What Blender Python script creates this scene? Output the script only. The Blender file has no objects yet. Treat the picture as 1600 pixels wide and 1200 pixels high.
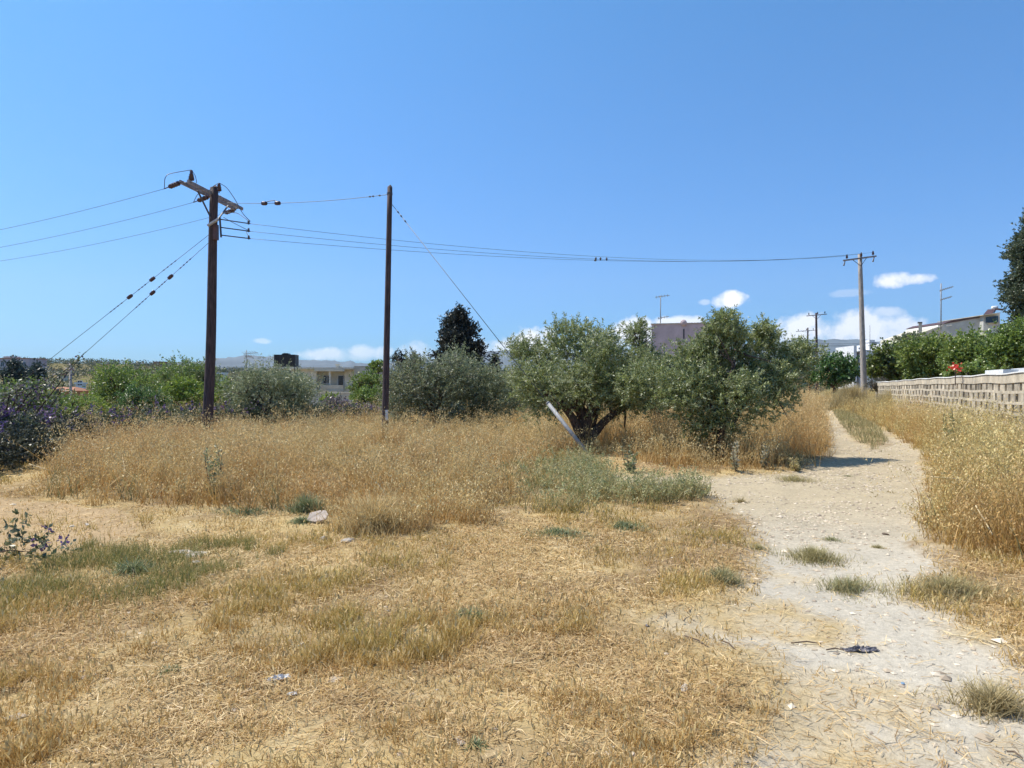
import bpy, math, random
import numpy as np
from mathutils import Vector
R = math.radians
C = bpy.data.collections.new('place'); bpy.context.scene.collection.children.link(C)
scene = bpy.context.scene
F = 1040.0; HOR = 595.0; EYE = 1.6            # focal length and horizon of the photograph in its own pixels

# ------------------------------------------------------------------ camera
cam = bpy.data.cameras.new('camera'); cam.sensor_width = 36; cam.lens = 36*F/1600
cam.clip_start = 0.05; cam.clip_end = 30000
co = bpy.data.objects.new('camera', cam); scene.collection.objects.link(co)
co.location = (0, 0, EYE); co.rotation_euler = (R(90) - math.atan((600-HOR)/F), 0, 0)
scene.camera = co

# ------------------------------------------------------------------ light
SUN_AZ, SUN_EL = -70.0, 58.0                   # azimuth from +Y towards +X
sd = Vector((math.sin(R(SUN_AZ))*math.cos(R(SUN_EL)), math.cos(R(SUN_AZ))*math.cos(R(SUN_EL)), math.sin(R(SUN_EL))))
sl = bpy.data.lights.new('sun', 'SUN'); sl.energy = 4.9; sl.angle = R(0.53); sl.color = (1.0, 0.94, 0.83)
so = bpy.data.objects.new('sun', sl); scene.collection.objects.link(so)
so.rotation_euler = sd.to_track_quat('Z', 'Y').to_euler()
scene.view_settings.view_transform = 'Standard'; scene.view_settings.look = 'None'
scene.view_settings.exposure = 0.5; scene.view_settings.gamma = 1
scene.cycles.max_bounces = 6; scene.cycles.transparent_max_bounces = 6
scene.cycles.volume_bounces = 0
try: scene.cycles.use_adaptive_sampling = True; scene.cycles.adaptive_threshold = 0.02
except Exception: pass

world = bpy.data.worlds.new('World'); scene.world = world; world.use_nodes = True
nt = world.node_tree; N = nt.nodes; L = nt.links; N.clear()
def mth(op, a, b=None, c=None, clamp=False, tree=None):
    tr = tree or nt
    n = tr.nodes.new('ShaderNodeMath'); n.operation = op; n.use_clamp = clamp
    for i, v in enumerate((a, b, c)):
        if v is None: continue
        if isinstance(v, (int, float)): n.inputs[i].default_value = v
        else: tr.links.new(v, n.inputs[i])
    return n.outputs[0]
sky = N.new('ShaderNodeTexSky'); sky.sky_type = 'NISHITA'; sky.sun_disc = False
sky.sun_elevation = R(SUN_EL); sky.sun_rotation = R(SUN_AZ % 360); sky.altitude = 50
sky.air_density = 1.0; sky.dust_density = 0.7; sky.ozone_density = 2.6
tc = N.new('ShaderNodeTexCoord'); sep = N.new('ShaderNodeSeparateXYZ'); L.new(tc.outputs['Generated'], sep.inputs[0])
az = mth('ARCTAN2', sep.outputs[0], sep.outputs[1])
el = mth('ARCSINE', sep.outputs[2])
def az_of(px): return math.atan((px-800)/F)
def el_of(px, py): return math.atan((HOR-py)/F*math.cos(az_of(px)))
nz = N.new('ShaderNodeTexNoise'); nz.inputs['Scale'].default_value = 42; nz.inputs['Detail'].default_value = 8; nz.inputs['Roughness'].default_value = 0.6
L.new(tc.outputs['Generated'], nz.inputs['Vector'])
nz2 = N.new('ShaderNodeTexNoise'); nz2.inputs['Scale'].default_value = 14; nz2.inputs['Detail'].default_value = 4
L.new(tc.outputs['Generated'], nz2.inputs['Vector'])
wob = mth('ADD', mth('MULTIPLY', mth('SUBTRACT', nz.outputs[0], 0.5), 2.4), mth('MULTIPLY', mth('SUBTRACT', nz2.outputs[0], 0.5), 1.2))
# px, py, half width, half height (pixels of the photograph), strength
clouds = [(1142,468,26,11,1.0),(1100,472,9,4,.35),(1395,438,28,11,.95),(1430,437,30,8,.85),(1330,458,28,5,.22),
          (1262,515,46,22,.85),(1310,522,50,26,.8),(1345,510,40,24,.8),(1385,522,60,26,.72),(1385,488,26,8,.5),(1440,540,60,20,.5),(1230,540,60,16,.5),
          (835,540,36,24,.95),(800,552,50,20,.75),(740,550,40,20,.5),(880,556,40,18,.6),(990,520,44,20,.95),(955,532,40,16,.7),(1060,504,44,9,.8),(1050,520,60,14,.7),(655,556,30,18,.45),
          (505,553,34,9,.62),(570,550,34,10,.58),(540,556,60,7,.4),(408,533,14,4,.38),(1600,520,90,18,.3),(1750,480,60,18,.7),(-150,520,80,16,.5)]
acc = None
for px, py, hw, hh, st in clouds:
    a0, e0 = az_of(px), el_of(px, py); ra = hw/F*math.cos(a0)**2; re = hh/F*math.cos(a0)
    dx = mth('DIVIDE', mth('SUBTRACT', az, a0), ra*1.25); dy = mth('DIVIDE', mth('SUBTRACT', el, e0), re*1.3)
    d = mth('SUBTRACT', 1.0, mth('ADD', mth('MULTIPLY', dx, dx), mth('MULTIPLY', dy, dy)))
    d = mth('MAXIMUM', d, -2.5)
    m = mth('MULTIPLY', mth('MULTIPLY', mth('ADD', d, wob), 1.3, clamp=True), st)
    acc = m if acc is None else mth('MAXIMUM', acc, m)
# bases of the clouds are a little greyer
grey = N.new('ShaderNodeMixRGB'); grey.inputs[1].default_value = (0.66, 0.72, 0.82, 1); grey.inputs[2].default_value = (1.0, 0.98, 0.97, 1)
L.new(mth('ADD', mth('MULTIPLY', mth('SUBTRACT', el, 0.015), 16), mth('MULTIPLY', mth('SUBTRACT', nz.outputs[0], .5), 1.6), clamp=True), grey.inputs[0])
tint = N.new('ShaderNodeMixRGB'); tint.blend_type = 'MULTIPLY'; tint.inputs[0].default_value = 1; tint.inputs[2].default_value = (0.385, 0.78, 1.18, 1)
L.new(sky.outputs[0], tint.inputs[1])
tg = N.new('ShaderNodeMixRGB'); tg.inputs[1].default_value = (0.34, 0.66, 1.10, 1); tg.inputs[2].default_value = (0.38, 0.90, 1.22, 1)   # clearer, bluer air higher up
L.new(mth('MULTIPLY', el, 1.9, clamp=True), tg.inputs[0]); L.new(tg.outputs[0], tint.inputs[2])
skyc = N.new('ShaderNodeMixRGB'); skyc.blend_type = 'MULTIPLY'; skyc.inputs[0].default_value = 1; skyc.inputs[2].default_value = (0.110,)*3+(1,)
L.new(tint.outputs[0], skyc.inputs[1])
mixc = N.new('ShaderNodeMixRGB'); L.new(acc, mixc.inputs[0]); L.new(skyc.outputs[0], mixc.inputs[1]); L.new(grey.outputs[0], mixc.inputs[2])
bg = N.new('ShaderNodeBackground'); bg.inputs[1].default_value = 1.0; L.new(mixc.outputs[0], bg.inputs[0])
ow = N.new('ShaderNodeOutputWorld'); L.new(bg.outputs[0], ow.inputs[0])

# ------------------------------------------------------------------ helpers
def tag(o, label=None, cat=None, group=None, kind=None):
    if label: o['label'] = label
    if cat: o['category'] = cat
    if group: o['group'] = group
    if kind: o['kind'] = kind
    return o
def empty(name, loc, label, cat, group=None):
    o = bpy.data.objects.new(name, None); o.empty_display_size = .3; C.objects.link(o); o.location = loc
    return tag(o, label, cat, group)
def G(px, py, z=0.0):
    Y = (EYE-z)*F/(py-HOR); return np.array(((px-800)/F*Y, Y))
def P(px, py, Y): return np.array(((px-800)/F*Y, Y, EYE+(HOR-py)/F*Y))
def nrm(v): return v/np.maximum(np.linalg.norm(v, axis=-1, keepdims=True), 1e-9)

def mk(name, V, faces, mat, parent=None, Cc=None, smooth=False, mats=None, midx=None):
    """faces: list of int arrays (n,3) / (n,4)"""
    V = np.asarray(V, np.float32).reshape(-1, 3).copy()
    if parent is not None: V -= np.array(parent.matrix_world.translation if parent.parent else parent.location, np.float32)
    fs = [np.asarray(f, np.int32) for f in faces if len(f)]
    me = bpy.data.meshes.new(name)
    me.vertices.add(len(V)); me.vertices.foreach_set('co', V.ravel())
    li = np.concatenate([f.ravel() for f in fs]); tot = np.concatenate([np.full(len(f), f.shape[1], np.int32) for f in fs])
    st = np.concatenate([[0], np.cumsum(tot)[:-1]]).astype(np.int32)
    me.loops.add(len(li)); me.loops.foreach_set('vertex_index', li)
    me.polygons.add(len(tot)); me.polygons.foreach_set('loop_start', st)
    try: me.polygons.foreach_set('loop_total', tot)
    except Exception: pass
    me.polygons.foreach_set('use_smooth', np.full(len(tot), bool(smooth)))
    me.materials.append(mat)
    for m in (mats or []): me.materials.append(m)
    if midx is not None: me.polygons.foreach_set('material_index', np.asarray(midx, np.int32))
    if Cc is not None:
        a = me.color_attributes.new('col', 'FLOAT_COLOR', 'POINT')
        cc = np.ones((len(V), 4), np.float32); cc[:, :3] = Cc; a.data.foreach_set('color', cc.ravel())
    me.update(calc_edges=True); me.validate()
    o = bpy.data.objects.new(name, me); C.objects.link(o)
    if parent is not None: o.parent = parent
    return o

class MB:
    """collects shapes in world coordinates, then links them as one mesh object"""
    def __init__(s): s.V = []; s.q = []; s.t = []; s.n = 0
    def add(s, V, Q=None, T=None):
        V = np.asarray(V, float).reshape(-1, 3); s.V.append(V)
        if Q is not None and len(Q): s.q.append(np.asarray(Q)+s.n)
        if T is not None and len(T): s.t.append(np.asarray(T)+s.n)
        s.n += len(V); return s
    def box(s, x0, x1, y0, y1, z0, z1, rot=0, piv=(0,0)):
        V = np.array([(x,y,z) for z in (z0,z1) for x,y in ((x0,y0),(x1,y0),(x1,y1),(x0,y1))], float)
        if rot:
            c_, s_ = math.cos(rot), math.sin(rot); d = V[:, :2]-np.array(piv)
            V[:, 0] = piv[0]+d[:,0]*c_-d[:,1]*s_; V[:, 1] = piv[1]+d[:,0]*s_+d[:,1]*c_
        return s.add(V, [(0,3,2,1),(4,5,6,7),(0,1,5,4),(1,2,6,5),(2,3,7,6),(3,0,4,7)])
    def beam(s, a, b, w, h, up=(0,0,1)):
        a = np.array(a, float); b = np.array(b, float); d = nrm(b-a); u = np.array(up, float)
        r = nrm(np.cross(d, u)); u = np.cross(r, d)
        V = [p+r*i*w/2+u*j*h/2 for p in (a, b) for i, j in ((-1,-1),(1,-1),(1,1),(-1,1))]
        return s.add(V, [(0,1,2,3),(7,6,5,4),(0,4,5,1),(1,5,6,2),(2,6,7,3),(3,7,4,0)])
    def tube(s, pts, rad, n=8, cap=True):
        pts = np.asarray(pts, float); m = len(pts); rad = np.broadcast_to(np.asarray(rad, float), (m,))
        d = nrm(np.gradient(pts, axis=0)); ref = np.array((0,0,1.)) if abs(d[0][2]) < .9 else np.array((1.,0,0))
        V = []
        for i in range(m):
            r = nrm(np.cross(d[i], ref)); u = np.cross(r, d[i])
            for k in range(n):
                a = 2*math.pi*k/n; V.append(pts[i]+(r*math.cos(a)+u*math.sin(a))*rad[i])
        Q = [(i*n+k, i*n+(k+1)%n, (i+1)*n+(k+1)%n, (i+1)*n+k) for i in range(m-1) for k in range(n)]
        T = []
        if cap:
            V.append(pts[0]); V.append(pts[-1]); c0 = m*n
            T = [(c0, (k+1)%n, k) for k in range(n)]+[(c0+1, (m-1)*n+k, (m-1)*n+(k+1)%n) for k in range(n)]
        return s.add(V, Q, T)
    def lathe(s, base, axis, prof, n=10):
        base = np.array(base, float); ax = nrm(np.array(axis, float))
        pts = [base+ax*p[0] for p in prof]; return s.tube_fixed(pts, [p[1] for p in prof], ax, n)
    def tube_fixed(s, pts, rad, ax, n):
        ref = np.array((0,0,1.)) if abs(ax[2]) < .9 else np.array((1.,0,0)); r = nrm(np.cross(ax, ref)); u = np.cross(r, ax)
        V = [p+(r*math.cos(2*math.pi*k/n)+u*math.sin(2*math.pi*k/n))*max(q,1e-4) for p, q in zip(pts, rad) for k in range(n)]
        m = len(pts)
        return s.add(V, [(i*n+k, i*n+(k+1)%n, (i+1)*n+(k+1)%n, (i+1)*n+k) for i in range(m-1) for k in range(n)])
    def prism(s, poly, z0, z1):
        n = len(poly); V = [(x,y,z0) for x,y in poly]+[(x,y,z1) for x,y in poly]
        Q = [(k,(k+1)%n,n+(k+1)%n,n+k) for k in range(n)]
        T = [(n, n+k, n+k+1) for k in range(1,n-1)]+[(0, k+1, k) for k in range(1,n-1)]
        return s.add(V, Q, T)
    def build(s, name, mat, parent=None, smooth=False):
        V = np.concatenate(s.V); fs = []
        if s.q: fs.append(np.concatenate(s.q))
        if s.t: fs.append(np.concatenate(s.t))
        return mk(name, V, fs, mat, parent, smooth=smooth)

# value noise
_rs = np.random.RandomState(7); _tab = _rs.rand(256, 256)
def vnoise(x, y, s=1.0, o=0):
    x = np.asarray(x, float)/s+37.3+o*11.7; y = np.asarray(y, float)/s+91.1+o*5.3
    xi = np.floor(x).astype(int); yi = np.floor(y).astype(int); fx = x-xi; fy = y-yi
    fx = fx*fx*(3-2*fx); fy = fy*fy*(3-2*fy)
    g = lambda a, b: _tab[a & 255, b & 255]
    return (g(xi,yi)*(1-fx)+g(xi+1,yi)*fx)*(1-fy)+(g(xi,yi+1)*(1-fx)+g(xi+1,yi+1)*fx)*fy
def fbm(x, y, s=1.0, o=0, n=4):
    v = 0; a = 1; t = 0
    for i in range(n): v = v+a*vnoise(x, y, s/2**i, o+i*3); t += a; a *= .55
    return v/t
def sstep(a, b, x): t = np.clip((np.asarray(x, float)-a)/(b-a), 0, 1); return t*t*(3-2*t)

def inpoly(x, y, poly):
    x = np.asarray(x); y = np.asarray(y); r = np.zeros(x.shape, bool); n = len(poly)
    for i in range(n):
        x0, y0 = poly[i]; x1, y1 = poly[(i+1) % n]
        if y0 == y1: continue
        c = ((y0 > y) != (y1 > y)) & (x < (x1-x0)*(y-y0)/(y1-y0)+x0)
        r ^= c
    return r
def gp(lst): return [tuple(G(a, b)) for a, b in lst]
PATH = gp([(1080,1400),(1150,1150),(1180,1030),(1150,1005),(1040,975),(1090,945),(1170,908),(1180,850),(1150,800),(1110,772),(1040,762),(940,752),(938,739),(1060,741),(1130,742),(1240,738),(1290,716),(1297,685),(1287,645),(1279,620),(1262,606),(1272,606),(1288,618),(1302,640),(1345,652),(1400,682),(1440,702),(1456,760),(1435,850),(1500,885),(1440,912),(1432,935),(1520,962),(1600,1030),(1760,1150),(1900,1400)])
ISLAND = gp([(1300,640),(1322,640),(1375,668),(1388,692),(1366,703),(1335,686),(1318,668)])
TALL = gp([(55,776),(200,790),(340,802),(470,800),(535,832),(640,838),(720,820),(780,790),(790,778),(835,738),(890,712),(950,716),(1080,738),(1200,738),(1262,728),(1288,712),(1293,685),(1286,655),(1278,625),(1262,608),(1225,608),(1100,628),(1000,640),(600,650),(140,655),(60,690),(100,730)])
VERGE = gp([(1345,652),(1306,642),(1291,622),(1284,610),(1330,606),(1378,612),(1700,700),(2050,790),(2300,1000),(1700,905),(1580,872),(1500,868),(1440,838),(1462,790),(1458,750),(1442,708),(1400,680)])
WEEDS = gp([(780,800),(800,750),(850,722),(922,718),(940,753),(1010,757),(1110,763),(1095,777),(1040,788),(900,800)])
GREEN = gp([(10,905),(110,862),(330,845),(420,880),(310,925),(160,965),(20,990),(-120,960)])
BARE = gp([(0,775),(200,800),(230,835),(120,862),(-200,880),(-200,790)])

def softpath(x, y):
    w = 0
    for i, (dx, dy) in enumerate(((0,0),(.12,.06),(-.12,.08),(.04,-.14),(-.2,-.1),(.2,.12),(0,.2))):
        f = 1 if i == 0 else .9
        a, b = jit(x+dx*f, y+dy*f, .22, .5); a2, b2 = jit(x+dx, y+dy, .10, .12); a = a+a2-x-dx; b = b+b2-y-dy
        w = w+(inpoly(a, b, PATH) & ~inpoly(a, b, ISLAND))
    return w/7.
def jit(x, y, a=.25, s=.35): return x+(fbm(x,y,s,1)-.5)*2*a, y+(fbm(x,y,s,9)-.5)*2*a

def hgt(x, y):
    x = np.asarray(x, float); y = np.asarray(y, float)
    h = (fbm(x,y,2.5,2)-.5)*.10*sstep(60,5,y)+(fbm(x,y,.35,5,3)-.5)*.035
    r = np.hypot(x, np.maximum(y,0)); a = np.arctan2(x, np.maximum(y, 1e-3))
    left = sstep(.42, .28, a)                       # the field side falls away behind the hedge
    h = h-4.5*sstep(26, 75, y)*left-1.0*sstep(120,170,r)*(1-left)
    # far ridge: height of the skyline by azimuth
    azs = [az_of(p) for p in (-800,-200,0,100,200,250,300,350,400,600,800,1300,1600,2300)]
    els = [34,30,28,27,25,22,17,14,13,11,10,9,11,17]
    e = np.interp(a, azs, els)/F*np.cos(a)
    rid = EYE+e*420
    t = sstep(110, 420, r)*np.where(y > 0, 1, 0)
    h = np.where(t > 0, h*(1-t)+rid*t+(fbm(x,y,60,4)-.5)*7*t*sstep(420,260,r), h)
    h = np.where(r > 430, h-(r-430)*.03, h)
    return np.maximum(h, -25)

# ------------------------------------------------------------------ materials
def newmat(name):
    m = bpy.data.materials.new(name); m.use_nodes = True; n = m.node_tree; n.nodes.clear()
    out = n.nodes.new('ShaderNodeOutputMaterial'); return m, n, out
def pbr(name, col, rough=.8, noise=.25, scale=8, bump=.0, metal=0, stretch=(1,1,1), col2=None):
    m, n, out = newmat(name); b = n.nodes.new('ShaderNodeBsdfPrincipled'); b.inputs['Roughness'].default_value = rough; b.inputs['Metallic'].default_value = metal
    t = n.nodes.new('ShaderNodeTexCoord'); mp = n.nodes.new('ShaderNodeMapping'); mp.inputs['Scale'].default_value = stretch
    n.links.new(t.outputs['Object'], mp.inputs[0])
    z = n.nodes.new('ShaderNodeTexNoise'); z.inputs['Scale'].default_value = scale; z.inputs['Detail'].default_value = 6; z.inputs['Roughness'].default_value = .65
    n.links.new(mp.outputs[0], z.inputs['Vector'])
    mx = n.nodes.new('ShaderNodeMixRGB'); c2 = col2 or tuple(c*(1-noise*1.6) for c in col)
    mx.inputs[1].default_value = (*c2, 1); mx.inputs[2].default_value = (*[min(1, c*(1+noise*.5)) for c in col], 1)
    n.links.new(mth('MULTIPLY_ADD', z.outputs[0], 3.0, -1.0, clamp=True, tree=n), mx.inputs[0])
    n.links.new(mx.outputs[0], b.inputs['Base Color'])
    if bump:
        bp = n.nodes.new('ShaderNodeBump'); bp.inputs['Strength'].default_value = bump; bp.inputs['Distance'].default_value = .02
        n.links.new(z.outputs[0], bp.inputs['Height']); n.links.new(bp.outputs[0], b.inputs['Normal'])
    n.links.new(b.outputs[0], out.inputs[0]); return m
def leafmat(name, trans=.3, gloss=.06, rough=.45):
    m, n, out = newmat(name); a = n.nodes.new('ShaderNodeAttribute'); a.attribute_name = 'col'
    d = n.nodes.new('ShaderNodeBsdfDiffuse'); t = n.nodes.new('ShaderNodeBsdfTranslucent'); g = n.nodes.new('ShaderNodeBsdfGlossy'); g.inputs['Roughness'].default_value = rough
    n.links.new(a.outputs[0], d.inputs[0]); n.links.new(a.outputs[0], t.inputs[0])
    m1 = n.nodes.new('ShaderNodeMixShader'); m1.inputs[0].default_value = trans; n.links.new(d.outputs[0], m1.inputs[1]); n.links.new(t.outputs[0], m1.inputs[2])
    m2 = n.nodes.new('ShaderNodeMixShader'); m2.inputs[0].default_value = gloss; n.links.new(m1.outputs[0], m2.inputs[1]); n.links.new(g.outputs[0], m2.inputs[2])
    n.links.new(m2.outputs[0], out.inputs[0]); return m
LEAF = leafmat('leaf', .38, .06); STRAW = leafmat('straw', .30, .02)
M = dict(
    pole=pbr('creosoted_wood', (.085,.055,.055), .85, .45, 6, .4, stretch=(6,6,.5)),
    grey_pole=pbr('weathered_wood', (.42,.37,.33), .85, .35, 6, .3, stretch=(6,6,.5)),
    arm=pbr('grey_timber', (.30,.27,.28), .8, .35, 8, .3),
    dark=pbr('dark_metal', (.06,.055,.065), .5, .2, 10),
    porcelain=pbr('brown_porcelain', (.07,.03,.035), .25, .2, 10),
    wire=pbr('conductor', (.08,.09,.11), .5, .1, 10, metal=.2),
    galv=pbr('galvanised_steel', (.30,.30,.31), .6, .2, 12),
    sign=pbr('pale_plate', (.50,.50,.52), .6, .15, 20),
    bark=pbr('bark', (.13,.085,.065), .95, .5, 14, .8, stretch=(2,2,.6)),
    darkbark=pbr('dark_bark', (.06,.045,.04), .95, .4, 10, .6),
    block=pbr('cement_block', (.54,.46,.345), .95, .5, 1.6, .5), render_=pbr('wall_render', (.56,.48,.36), .95, .25, 3, .4),
    whitecap=pbr('white_paint', (.80,.79,.76), .8, .12, 5), beige=pbr('beige_wall', (.66,.62,.51), .9, .15, 1.5),
    beige2=pbr('beige_wall_darker', (.50,.47,.40), .9, .15, 1.5),
    mauve=pbr('mauve_wall', (.52,.42,.43), .9, .12, 1.2), white=pbr('white_wall', (.72,.72,.73), .85, .12, 1.2), cream=pbr('cream_wall', (.55,.50,.40), .9, .18, 1.0),
    greywall=pbr('grey_wall', (.58,.57,.52), .9, .18, 1.0),
    glass=pbr('window_glass', (.03,.04,.06), .1, .2, 3), frame=pbr('window_frame', (.70,.71,.74), .6, .1, 5),
    black=pbr('black_tank', (.012,.012,.018), .55, .2, 3), terra=pbr('terracotta', (.45,.20,.11), .9, .3, 2), rust=pbr('dark_red', (.10,.05,.05), .6, .3, 3),
    stone=pbr('pale_stone', (.55,.47,.38), .95, .3, 14, .6), slab=pbr('pale_tile', (.44,.36,.30), .9, .2, 9, .4), cloth=pbr('burnt_rag', (.20,.18,.19), .9, .5, 40, .5),
    bag=pbr('crumpled_paper', (.70,.69,.68), .7, .15, 20, .3), twig=pbr('dry_twig', (.13,.09,.06), .9, .3, 20), drystem=pbr('dry_stem', (.62,.50,.30), .9, .2, 20),
    blue=pbr('blue_plastic', (.16,.28,.42), .4, .1, 20), redp=pbr('red_petal', (.65,.05,.04), .7, .2, 30))

# ground: colours laid down per vertex by where soil, dust, cracked clay and straw lie, finer grain by noise
gm, gn, gout = newmat('ground')
ga = gn.nodes.new('ShaderNodeAttribute'); ga.attribute_name = 'col'
gt = gn.nodes.new('ShaderNodeTexCoord')
def gnoise(scale, det=6, rough=.7):
    z = gn.nodes.new('ShaderNodeTexNoise'); z.inputs['Scale'].default_value = scale; z.inputs['Detail'].default_value = det; z.inputs['Roughness'].default_value = rough
    gn.links.new(gt.outputs['Object'], z.inputs['Vector']); return z.outputs[0]
z1 = gnoise(22); z2 = gnoise(110, 3)
vor = gn.nodes.new('ShaderNodeTexVoronoi'); vor.feature = 'DISTANCE_TO_EDGE'; vor.inputs['Scale'].default_value = 5.5
wv = gn.nodes.new('ShaderNodeVectorMath'); wv.operation = 'MULTIPLY_ADD'
nzc = gn.nodes.new('ShaderNodeTexNoise'); nzc.inputs['Scale'].default_value = 5; nzc.inputs['Detail'].default_value = 5; gn.links.new(gt.outputs['Object'], nzc.inputs['Vector'])
gn.links.new(nzc.outputs[1], wv.inputs[0]); wv.inputs[1].default_value = (.35,.35,.35); gn.links.new(gt.outputs['Object'], wv.inputs[2]); gn.links.new(wv.outputs[0], vor.inputs['Vector'])
crack = mth('MULTIPLY', mth('SUBTRACT', 1.0, mth('MULTIPLY', vor.outputs[0], 38.0, clamp=True, tree=gn), tree=gn), mth('MULTIPLY_ADD', gnoise(1.3, 3), 4.0, -2.0, clamp=True, tree=gn), tree=gn)
gk = gn.nodes.new('ShaderNodeAttribute'); gk.attribute_name = 'crack'
crack = mth('MULTIPLY', crack, gk.outputs['Fac'], tree=gn)
sp = mth('MULTIPLY_ADD', z1, .9, .52, tree=gn); sp = mth('MULTIPLY', sp, mth('MULTIPLY_ADD', z2, .7, .66, tree=gn), tree=gn)
sp = mth('MULTIPLY', sp, mth('MULTIPLY_ADD', crack, -.32, 1.0, tree=gn), tree=gn)
vm = gn.nodes.new('ShaderNodeVectorMath'); vm.operation = 'SCALE'; gn.links.new(ga.outputs[0], vm.inputs[0]); gn.links.new(sp, vm.inputs['Scale'])
gb = gn.nodes.new('ShaderNodeBsdfDiffuse'); gn.links.new(vm.outputs[0], gb.inputs[0])
bp = gn.nodes.new('ShaderNodeBump'); bp.inputs['Strength'].default_value = .55; bp.inputs['Distance'].default_value = .03
gn.links.new(mth('ADD', mth('ADD', z1, mth('MULTIPLY', z2, .5, tree=gn), tree=gn), mth('MULTIPLY', crack, -.5, tree=gn), tree=gn), bp.inputs['Height']); gn.links.new(bp.outputs[0], gb.inputs['Normal'])
gn.links.new(gb.outputs[0], gout.inputs[0])

# ------------------------------------------------------------------ ground
def axis(a, b, st, lo, hi, g=1.13):
    c = list(np.arange(a, b, st)); s = st; x = a
    while x > lo: s *= g; x -= s; c.insert(0, x)
    s = st; x = c[-1]
    while x < hi: s *= g; x += s; c.append(x)
    return np.array(c)
gx = axis(-11, 13, .055, -3000, 3000, 1.10); gy = axis(1.6, 19, .05, -200, 3000, 1.06)
X, Y = np.meshgrid(gx, gy); xf = X.ravel(); yf = Y.ravel()
jx, jy = jit(xf, yf, .22, .5); jx2, jy2 = jit(xf, yf, .07, .12); jx = jx+jx2-xf; jy = jy+jy2-yf
inp = inpoly(jx, jy, PATH) & ~inpoly(jx, jy, ISLAND)
a1 = fbm(xf, yf, 1.6, 20)[:, None]; a2 = fbm(xf, yf, .5, 24)[:, None]; a3 = fbm(xf,yf,.16,26,3)[:,None]
soil = np.array((.26,.18,.10)); strawc = np.array((.45,.335,.165)); pale = np.array((.52,.41,.25)); dust = np.array((.42,.345,.235)); clay = np.array((.475,.42,.335)); sand = np.array((.44,.335,.185))
k = np.clip((a1*.5+a2*.5-.38)*4, 0, 1)
col = soil*(1-k)+strawc*k
k2 = np.clip((a3-.55)*5, 0, 1); col = col*(1-k2*.5)+pale*k2*.5
bare = inpoly(jx, jy, BARE)[:, None]; col = np.where(bare, np.array((.40,.285,.165))*(.8+.4*a2), col)
grn = inpoly(jx, jy, GREEN)[:, None]; col = np.where(grn, np.array((.32,.235,.115)), col)
sw = sstep(9.5, 5.2, yf)[:, None]                   # straw strewn over the near, wide end of the track
kp = np.clip((a1*.55+a2*.45-.52)*6, 0, 1)*sw
pc = dust*(1-sw)+clay*sw; pc = pc*(1-kp)+sand*kp
pc = pc*(.80+.2*a3+.2*fbm(xf,yf,.9,29)[:,None])
spw = softpath(xf, yf); ws = np.clip(spw[:,None]*1.0+(a3-.5)*.9*(spw[:,None]*(1-spw[:,None])*4), 0, 1); col = pc*ws+col*(1-ws)
rr = np.hypot(xf, yf)[:, None]
farc = np.array((.125,.115,.055))*(1-fbm(xf,yf,40,31)[:,None])+np.array((.25,.20,.11))*fbm(xf,yf,40,31)[:,None]
fk = sstep(45, 110, rr); col = col*(1-fk)+farc*fk
col = np.where(yf[:, None] < -3, strawc, col)
zz = hgt(xf, yf)
# the track lies a little lower, with two wheel ruts
zz = zz-.035*spw
nx, ny = len(gx), len(gy); ii = np.arange(nx*ny).reshape(ny, nx)
Qg = np.stack([ii[:-1,:-1], ii[:-1,1:], ii[1:,1:], ii[1:,:-1]], -1).reshape(-1, 4)
go = mk('ground', np.stack([xf, yf, zz], -1), [Qg], gm, Cc=col, smooth=True)
at = go.data.attributes.new('crack', 'FLOAT', 'POINT'); at.data.foreach_set('value', (inp*sstep(9, 7, yf)).astype(np.float32))
tag(go, kind='structure')
def gz(x, y):
    x = np.asarray(x); y = np.asarray(y)
    return hgt(x, y)-.035*softpath(x, y)

# distant mountains
def mountains():
    ang = np.radians(np.linspace(-75, 75, 700)); D = 6500.
    prof_px = [(-600,566),(100,575),(330,562),(380,556),(430,557),(480,562),(600,568),(690,560),(760,550),(800,548),(850,556),(950,550),(1050,540),(1150,538),(1240,532),(1300,528),(1350,530),(1400,536),(1500,545),(1700,540),(2200,560)]
    pa = [az_of(p) for p, _ in prof_px]; pe = [el_of(p, q) for p, q in prof_px]
    e = np.interp(ang, pa, pe)+(fbm(ang*60, ang*0, 1, 3)-.5)*.006+(fbm(ang*300, ang*0, 1, 8)-.5)*.003
    rows = []
    for j, (f, d) in enumerate(((0,.72),(.25,.78),(.55,.86),(.8,.94),(1,1),(.5,1.15),(0,1.3))):
        h = np.tan(e)*D*f*(1+.25*(fbm(ang*40+j*3, ang*0+j*2, 1, j)-.5)*(f < 1))-30*(f == 0)
        rows.append(np.stack([np.sin(ang)*D*d, np.cos(ang)*D*d, h], -1))
    V = np.concatenate(rows); m = len(ang); r = len(rows); ii = np.arange(r*m).reshape(r, m)
    Q = np.stack([ii[:-1,:-1], ii[:-1,1:], ii[1:,1:], ii[1:,:-1]], -1).reshape(-1, 4)
    o = mk('mountains', V, [Q], pbr('mountain_rock', (.10,.12,.13), .95, .3, .002), smooth=True); tag(o, kind='structure')
mountains()
pl = MB().box(-9000, 9000, -3000, 9000, -60, -32).build('plain', pbr('plain_soil', (.14,.13,.08), .95, .3, .01)); tag(pl, kind='structure')

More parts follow.
